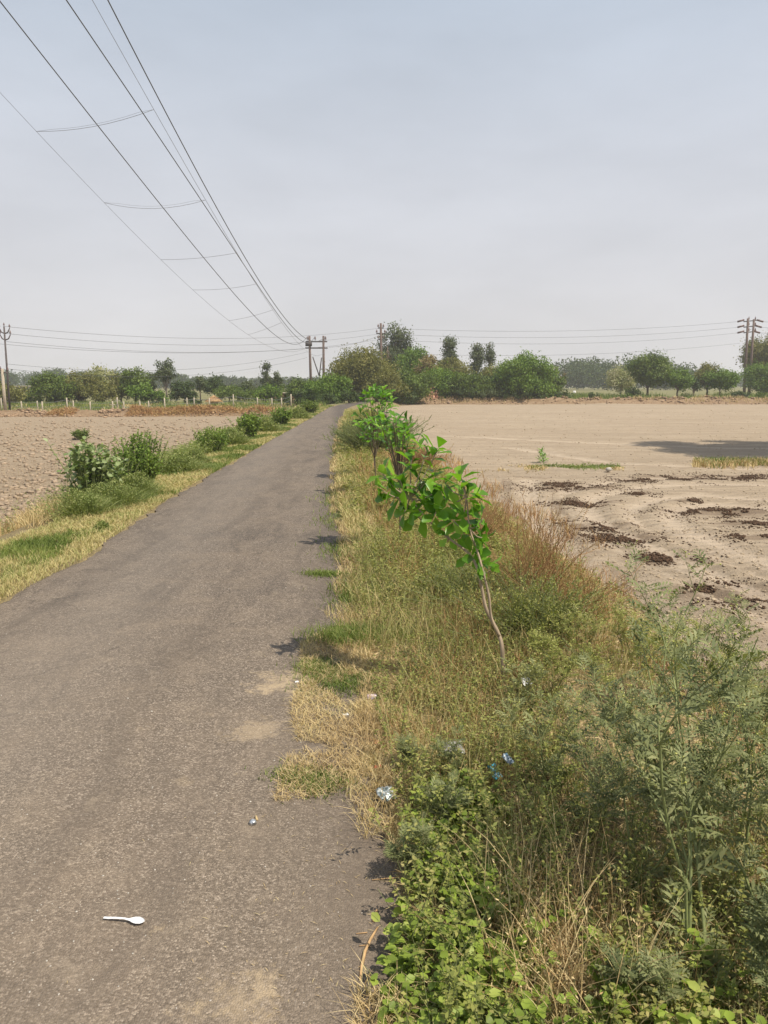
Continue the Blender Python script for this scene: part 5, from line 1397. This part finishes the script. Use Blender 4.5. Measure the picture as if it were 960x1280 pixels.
broad_shrub('lone small green bush in front of the left bank', 101, 527.5, .5, .55, 328, 't_green', 36, .09, T_DIA, 12)
broad_shrub('weedy bush at the far edge of the left field before the brush', 323, 528, .8, .8, 329, 't_green', 36, .10, T_DIA, 14)

# ================================================================== fields: clods, dung, strips
def clodfield(name, label, n, y0, y1, o0, o1, side, smin, smax, mat, seed, pw=1.3, fl=.6):
    r, x, y, z, o, px, py = samp(n, y0, y1, o0, o1, side, seed, pw)
    k = (px > -120) & (px < 1080); x, y, z, o = x[k], y[k], z[k], o[k]
    s = smin + (smax - smin) * r.random(len(x)) ** 3
    mb = MB(); clods(mb, np.stack([x, y, z + s * .25], 1), s, fl, .35, r)
    tag(mb.build(name, M[mat]), label, 'soil clods', kind='stuff')
def fieldsamp(seed, n, pxr, pyr, zf):
    r = np.random.default_rng(seed); px = r.uniform(*pxr, n); py = r.uniform(*pyr, n)
    dx, dy, dz = rayd(px, py); s = (zf - H) / dz
    x, y = dx * s, dy * s
    return r, x, y, px, py
r, x, y, px, py = fieldsamp(401, 80000, (-500, 420), (524, 760), -.8)
k = (xL(y) - x > 2.0) & (y < 60); x, y = x[k], y[k]; z = height(x, y); n = len(x)
s = (.006 + .055 * r.random(n) ** 6) * (1 + y / 45)
mb = MB(); clods(mb, np.stack([x, y, z + s * .2], 1), s, .6, .4, r); tag(mb.build('soil_clods', M['clod_l']), 'rough turned clods of the left ploughed field', 'soil clods', kind='stuff')
r, x, y, px, py = fieldsamp(402, 36000, (480, 1350), (512, 1000), -.35)
k = (x - xR(y) > 1.6) & (y < 80); x, y = x[k], y[k]; z = height(x, y); n = len(x)
s = (.004 + .015 * r.random(n) ** 4) * (1 + y / 30)
mb = MB(); clods(mb, np.stack([x, y, z + s * .2], 1), s, .6, .3, r); tag(mb.build('soil_crumbs', M['clod_r']), 'small pale crumbs strewn over the tilled right field', 'soil clods', kind='stuff')
r, x, y, px, py = fieldsamp(405, 5000, (-60, 300), (585, 760), -.8)
k = (xL(y) - x > 1.8) & (fbm(x * 1.5, y * 1.5, 3, 12) > .5); x, y = x[k], y[k]; n = len(x)
mb = MB(); blades(mb, np.stack([x, y, height(x, y)], 1), r.uniform(.03, .16, n), .005, r.normal(0, .06, (n, 2)), .4, r); stuff(mb, 'dry_stubble', M['straw'], 'sparse dry stubble at the near edge of the left ploughed field', 'stubble')
heap_labels = ['broad dark manure scatter nearest the lone field sapling', 'dark manure patch just below the broad scatter', 'small dark manure strip in the middle of the field corner', 'dark manure strip above the wheel ruts',
    'dark crumbly manure heap between the wheel ruts', 'large reddish manure spread at the lower right of the field', 'tiny manure crumb group left of the long dark streak', 'long dark manure streak beside the right wheel ruts',
    'right end of the long manure streak by the frame edge', 'tiny manure group above the crossing ruts', 'thin manure row under the green strip', 'thin manure row reaching the right frame edge', 'faint manure scatter left of the thin rows',
    'thin manure bit below the long streak', 'small manure crumbs right of the tiny group']
for i, (px, py, rx, ry) in enumerate(HEAPS):
    r = np.random.default_rng(500 + i); c = G(px, py, -.35); n = int(2200 * rx + 300)
    e = r.normal(0, .52, (n, 2)); x = c[0] + e[:, 0] * rx; y = c[1] + e[:, 1] * ry * 2.2 + .5 * (fbm(x * .9, x * 0 + i, 3, i) - .5) * (c[1] / 8); m = fbm(x * 3.5, y * 3.5, 3, 9) > .47; x, y = x[m], y[m]; e = e[m]; n = len(x)
    s = (.003 + .013 * r.random(n) ** 2) * (1 + .5 * np.exp(-(e ** 2).sum(1) * 3)); z = height(x, y) + s * .3 + .012 * np.exp(-(e ** 2).sum(1) * 4)
    mb = MB(); clods(mb, np.stack([x, y, z], 1), s, .7, .4, r); c[2] = gh(c[0], c[1])
    tag(mb.build('manure_heap', M['dung'], None, c), heap_labels[i], 'manure heap', 'dark manure heaps on the right field')
# dark debris along verge foot
r, x, y, z, o, px, py = samp(7000, 3.0, 10, 1.75, 2.7, 1, 77)
k = fbm(x * 2, y * 2, 3, 78) > .52; x, y = x[k], y[k]; s = .003 + .012 * r.random(len(x)) ** 2; mb = MB(); clods(mb, np.stack([x, y, height(x, y) + s * .3], 1), s, .7, .4, r)
tag(mb.build('manure_crumbs', M['dung']), 'dark crumbs scattered along the foot of the right verge', 'manure', kind='stuff')
for nm, lab, x0_, x1_, yc, sd__, mt, n_ in (('bank_clods', 'lumpy earth clods heaped along the bank behind the right field', 0, 64, 82, 701, 'clod_bank', 5200), ('bank_clods', 'lumpy earth clods heaped along the bank behind the left field', -48, -6, 61.6, 702, 'clod_bank', 4200)):
    r = np.random.default_rng(sd__); x = r.uniform(x0_, x1_, n_); y = r.normal(yc, .9, n_); k = fbm(x * .6, y * .6, 3, sd__) > .42; x, y = x[k], y[k]; n = len(x)
    s = .03 + .15 * r.random(n) ** 3; mb = MB(); clods(mb, np.stack([x, y, height(x, y) + s * .3], 1), s, .7, .4, r); tag(mb.build(nm, M[mt]), lab, 'soil clods', kind='stuff')
def fieldstrip(label, pxa, pxb, py, hh, n, seed, mats=('green_grass', 'straw')):
    r = np.random.default_rng(seed)
    px = r.uniform(pxa, pxb, n); pyy = py + r.normal(0, 1.6, n); dx, dy, dz = rayd(px, pyy); s = (-.35 - H) / dz; x, y = dx * s, dy * s
    k = fbm(x * 1.2, y * 1.2, 3, seed) > .42; x, y = x[k], y[k]; z = gz(x, y); n = len(x)
    mb = MB(); blades(mb, np.stack([x, y, z], 1), r.uniform(.3, 1, n) * hh, .02, r.normal(0, .05, (n, 2)), .4, r); stuff(mb, 'green_strip', M[mats[0]], label, 'grass')
fieldstrip('thin green weed strip on the old furrow by the lone sapling', 660, 776, 584, .07, 1500, 601)
fieldstrip('taller green weed strip at the right edge of the field', 868, 985, 580, .20, 1600, 602)
fieldstrip('dry straw strip mixed in the right edge weeds', 866, 985, 581, .2, 2200, 603, ('straw', ''))
fieldstrip('dry straw mixed into the thin strip by the lone sapling', 655, 780, 585, .06, 1500, 605, ('straw', ''))
fieldstrip('dry sparse strip left of the lone sapling', 600, 680, 586, .10, 700, 604, ('straw', ''))
st = G(761, 590, -.35)
mb = MB(); r = np.random.default_rng(9); clods(mb, np.array([[st[0], st[1], -.29]]), .09, .6, .12, r)
tag(mb.build('stone', M['pebble'], None, (st[0], st[1], -.35)), 'lone pale stone by the green strip in the right field', 'stone')

# ================================================================== litter on and beside the road
def onroad(px, py):
    q = G(px, py, .02); return np.array([q[0], q[1], gh(q[0], q[1])])
# spoon
a, b_ = onroad(130, 1152), onroad(181, 1157)
ax = norm((b_ - a) * (1, 1, 0)); sd_ = np.array([-ax[1], ax[0], 0]); Ls = np.linalg.norm((b_ - a)[:2])
prof = [(0, .0042, .006), (.12, .0045, .0065), (.3, .004, .009), (.5, .0036, .010), (.60, .0040, .008), (.66, .007, .006), (.74, .0125, .003), (.83, .0150, .0018), (.92, .0120, .0028), (.975, .0065, .0050), (1.0, .0012, .0066)]
V = []; 
for s, w, z in prof:
    c = a + ax * Ls * s; zz_ = c[2] + z + .003
    bowl = .0055 * max(0, math.sin(math.pi * max(0, (s - .62) / .38))) if s > .62 else -.0012
    for kx, kz in ((-1, bowl), (-.5, bowl * .25), (0, 0), (.5, bowl * .25), (1, bowl)):
        V.append((c[0] + sd_[0] * w * kx, c[1] + sd_[1] * w * kx, zz_ + kz))
V = np.array(V); n = len(prof); nv = len(V); V2 = V - np.array([0, 0, .0011]); q = []
for i in range(n - 1):
    for k in range(4):
        p_ = i * 5 + k; q.append((p_, p_ + 5, p_ + 6, p_ + 1)); q.append((p_ + nv, p_ + 1 + nv, p_ + 6 + nv, p_ + 5 + nv))
    for k in (0, 4):
        p_ = i * 5 + k; q.append((p_, p_ + nv, p_ + nv + 5, p_ + 5))
mb = MB(); mb.add(np.concatenate([V, V2]), q)
tag(mb.build('plastic_spoon', M['white_plastic'], None, a, True), 'white disposable plastic spoon lying on the asphalt', 'spoon')
# metal cap / bead with pale stub
c = onroad(316, 1030)
t = thing('bottle_cap', 'small shiny bottle cap with a pale stub lying on the road', 'bottle cap', c)
mb = MB(); tube(mb, [c + (0, 0, z) for z in (.0, .004, .012, .016, .018)], [.0135, .015, .0135, .010, .004], 18); mb.build('cap', foilmat('cap_metal', (.65, .65, .65), (.25, .25, .25), .25, .8, 90), t, smooth=True)
mb = MB(); tube(mb, [c + (.012, .022, .003), c + (.004, .046, .006)], [.005, .004], 7); mb.build('stub', M['straw'], t)
# wrappers: crumpled sheets
def wrapper(name, label, cat, px, py, size, mat, seed, lift=.02, aspect=.6, rot=.5, tilt=.3, crump=.25):
    r = np.random.default_rng(seed); c = onroad(px, py); nx, ny = 12, 8
    u_, v_ = np.meshgrid(np.linspace(-.5, .5, nx), np.linspace(-.5, .5, ny)); X = u_ * size; Y = v_ * size * aspect
    X = X + (fbm(u_ * 3 + seed, v_ * 3, 2, seed) - .5) * size * .25; Y = Y + (fbm(u_ * 3, v_ * 3 + seed, 2, seed + 1) - .5) * size * .25
    Z = (fbm(u_ * 5 + seed, v_ * 5, 3, seed + 2)) * size * crump + Y * tilt + abs(Y).max() * tilt + lift * .3
    ca, sa = math.cos(rot), math.sin(rot); P0 = np.stack([X * ca - Y * sa, X * sa + Y * ca, Z], -1).reshape(-1, 3) + c
    i = np.arange(nx * ny).reshape(ny, nx); q = np.stack([i[:-1, :-1], i[:-1, 1:], i[1:, 1:], i[1:, :-1]], -1).reshape(-1, 4)
    P1 = P0 - (0, 0, .004 + size * .02)
    e_ = [(i[0, k], i[0, k + 1]) for k in range(nx - 1)] + [(i[k, -1], i[k + 1, -1]) for k in range(ny - 1)] + [(i[-1, k + 1], i[-1, k]) for k in range(nx - 1)] + [(i[k + 1, 0], i[k, 0]) for k in range(ny - 1)]
    m = nx * ny; q2 = [(b2, a2, a2 + m, b2 + m) for a2, b2 in e_]
    mb = MB(); mb.add(np.concatenate([P0, P1]), np.concatenate([q, q[:, ::-1] + m, np.array(q2)])); tag(mb.build(name, mat, None, c), label, cat)
wrapper('foil_packet', 'crumpled silver foil packet at the edge of the weeds', 'packet', 484, 997, .072, foilmat('silver_foil', (.50, .53, .53), (.14, .18, .18), .35, .5, 70), 3, .03, .75, .5, .5, .4)
wrapper('wrapper', 'crumpled pink and white wrapper in the dry grass', 'wrapper', 466, 872, .055, foilmat('pink_wrap', (.80, .66, .68), (.42, .25, .27), .4, 0, 50), 4, .03, .7, .2, .35, .4)
wrapper('wrapper', 'small bright red scrap at the grass edge above the foil packet', 'scrap', 472, 958, .030, foilmat('red_wrap', (.55, .02, .03), (.35, .02, .03), .4, 0, 60), 5, .03, .5, .1, .2, .2)
wrapper('wrapper', 'faded orange-red scrap above the bright red scrap', 'scrap', 472, 926, .034, foilmat('orange_wrap', (.60, .16, .09), (.5, .22, .12), .5, 0, 60), 6, .03, .5, .3, .2, .2)
wrapper('plastic_film', 'crumpled clear greyish plastic film caught in the weeds', 'plastic film', 566, 962, .085, foilmat('film', (.42, .40, .38), (.22, .20, .18), .2, 0, 60), 7, .25, .6, .2, .5, .5)
wrapper('wrapper', 'turquoise blue wrapper standing among the weed stems', 'wrapper', 618, 990, .040, foilmat('blue_wrap', (.05, .34, .46), (.03, .16, .24), .3, 0, 60), 8, .2, 1.3, .4, .6, .4)
wrapper('wrapper', 'white and blue wrapper beside the turquoise one', 'wrapper', 634, 990, .04, foilmat('bw_wrap', (.26, .31, .36), (.06, .12, .18), .3, 0, 60), 9, .4, 1.0, .9, .7, .4)
wrapper('cup_fragment', 'torn white cup fragment right of the sapling stem', 'cup fragment', 657, 880, .05, M['white_plastic'], 10, .35, .8, .3, .6, .4)
wrapper('paper_scrap', 'tiny pale scrap on the dry grass mat', 'scrap', 432, 892, .03, M['white_plastic'], 12, .02, .5, .4, .2, .2)
wrapper('paper_scrap', 'tiny pale scrap by the sandy patch at the road edge', 'scrap', 371, 852, .02, M['white_plastic'], 13, .01, .5, .4, .2, .2)
# dry frond piece, dry leaf, twigs
def strip_obj(name, label, cat, pts, w, mat):
    P_ = [onroad(*p) + (0, 0, .006) for p in pts]; V = []; n = len(P_)
    for i, p in enumerate(P_):
        d = norm(P_[min(i + 1, n - 1)] - P_[max(i - 1, 0)]); s = np.array([-d[1], d[0], 0]); ww = w * (.35 + .65 * math.sin(math.pi * (i + .6) / (n + .2)))
        V += [p - s * ww, p + (0, 0, ww * .7), p + s * ww, p - (0, 0, .003)]
    q = [(i * 4 + k, i * 4 + (k + 1) % 4, i * 4 + 4 + (k + 1) % 4, i * 4 + 4 + k) for i in range(n - 1) for k in range(4)]
    mb = MB(); mb.add(np.array(V), q + [(0, 3, 2, 1)] + [(n * 4 - 4, n * 4 - 3, n * 4 - 2, n * 4 - 1)]); tag(mb.build(name, mat, None, P_[0], True), label, cat)
M['husk'] = plain('dry_husk', (.47, .30, .15), .8, .2, .3, 30, 0, .002)
strip_obj('dry_frond', 'long curved tan dry leaf strip on the asphalt by the weeds', 'dry leaf', [(450, 1224), (452, 1206), (456, 1188), (463, 1172), (472, 1157)], .0055, M['husk'])
strip_obj('twig', 'straight dry twig lying across the road edge', 'twig', [(465, 1098), (480, 1096), (501, 1092)], .0028, M['husk'])
strip_obj('dry_leaf', 'small curled tan leaf above the long dry strip', 'dry leaf', [(467, 1150), (469, 1143), (471, 1136)], .008, M['husk'])
strip_obj('twig', 'short dry twig left of the long dry strip', 'twig', [(445, 1166), (459, 1164)], .002, M['husk'])
strip_obj('twig', 'tiny dry twig below the short one', 'twig', [(449, 1181), (457, 1180)], .0018, M['husk'])
# loose pebbles and straw bits on the asphalt
r = np.random.default_rng(77); n = 420
px = r.uniform(0, 490, n); py = 540 + 740 * r.random(n); dx, dy, dz = rayd(px, py); s = -H / dz; x, y = dx * s, dy * s
k = (x > xL(y) + .05) & (x < xR(y) - .03); x, y = x[k], y[k]; n = len(x); sz = r.uniform(.0015, .0035, n) * (1 + y / 14)
mb = MB(); clods(mb, np.stack([x, y, gz(x, y) + sz * .3], 1), sz, .7, .3, r); tag(mb.build('gravel', M['pebble']), 'loose pale grit scattered on the asphalt', 'gravel', kind='stuff')
n = 900; y = 1.3 * (14 / 1.3) ** r.random(n); o = np.abs(r.normal(0, .28, n)); x = xR(y) - o; a = r.uniform(0, 6.28, n)
mb = MB(); leaves(mb, np.stack([x, y, gz(x, y) + .006], 1), np.stack([np.cos(a), np.sin(a), r.normal(0, .08, n)], 1), np.tile(np.array([0, 0, 1.]), (n, 1)), r.uniform(.010, .03, n), .0018)
tag(mb.build('straw_bits', M['straw']), 'loose straw bits blown onto the right side of the road', 'straw', kind='stuff')

# ================================================================== haze
mz = bpy.data.materials.new('haze'); mz.use_nodes = True; tz = mz.node_tree; tz.nodes.clear()
oz = N(tz, 'ShaderNodeOutputMaterial'); pv = N(tz, 'ShaderNodeVolumePrincipled')
pv.inputs['Color'].default_value = (.96, .96, .98, 1); pv.inputs['Density'].default_value = .0007; pv.inputs['Anisotropy'].default_value = .25
tz.links.new(pv.outputs[0], oz.inputs['Volume'])
mb = MB(); box(mb, (0, 830, 6.0), (2700, 1860, 16.6)); hz = mb.build('haze', mz); tag(hz, kind='stuff')
hz['label'] = 'thin pale dusty haze over the fields'
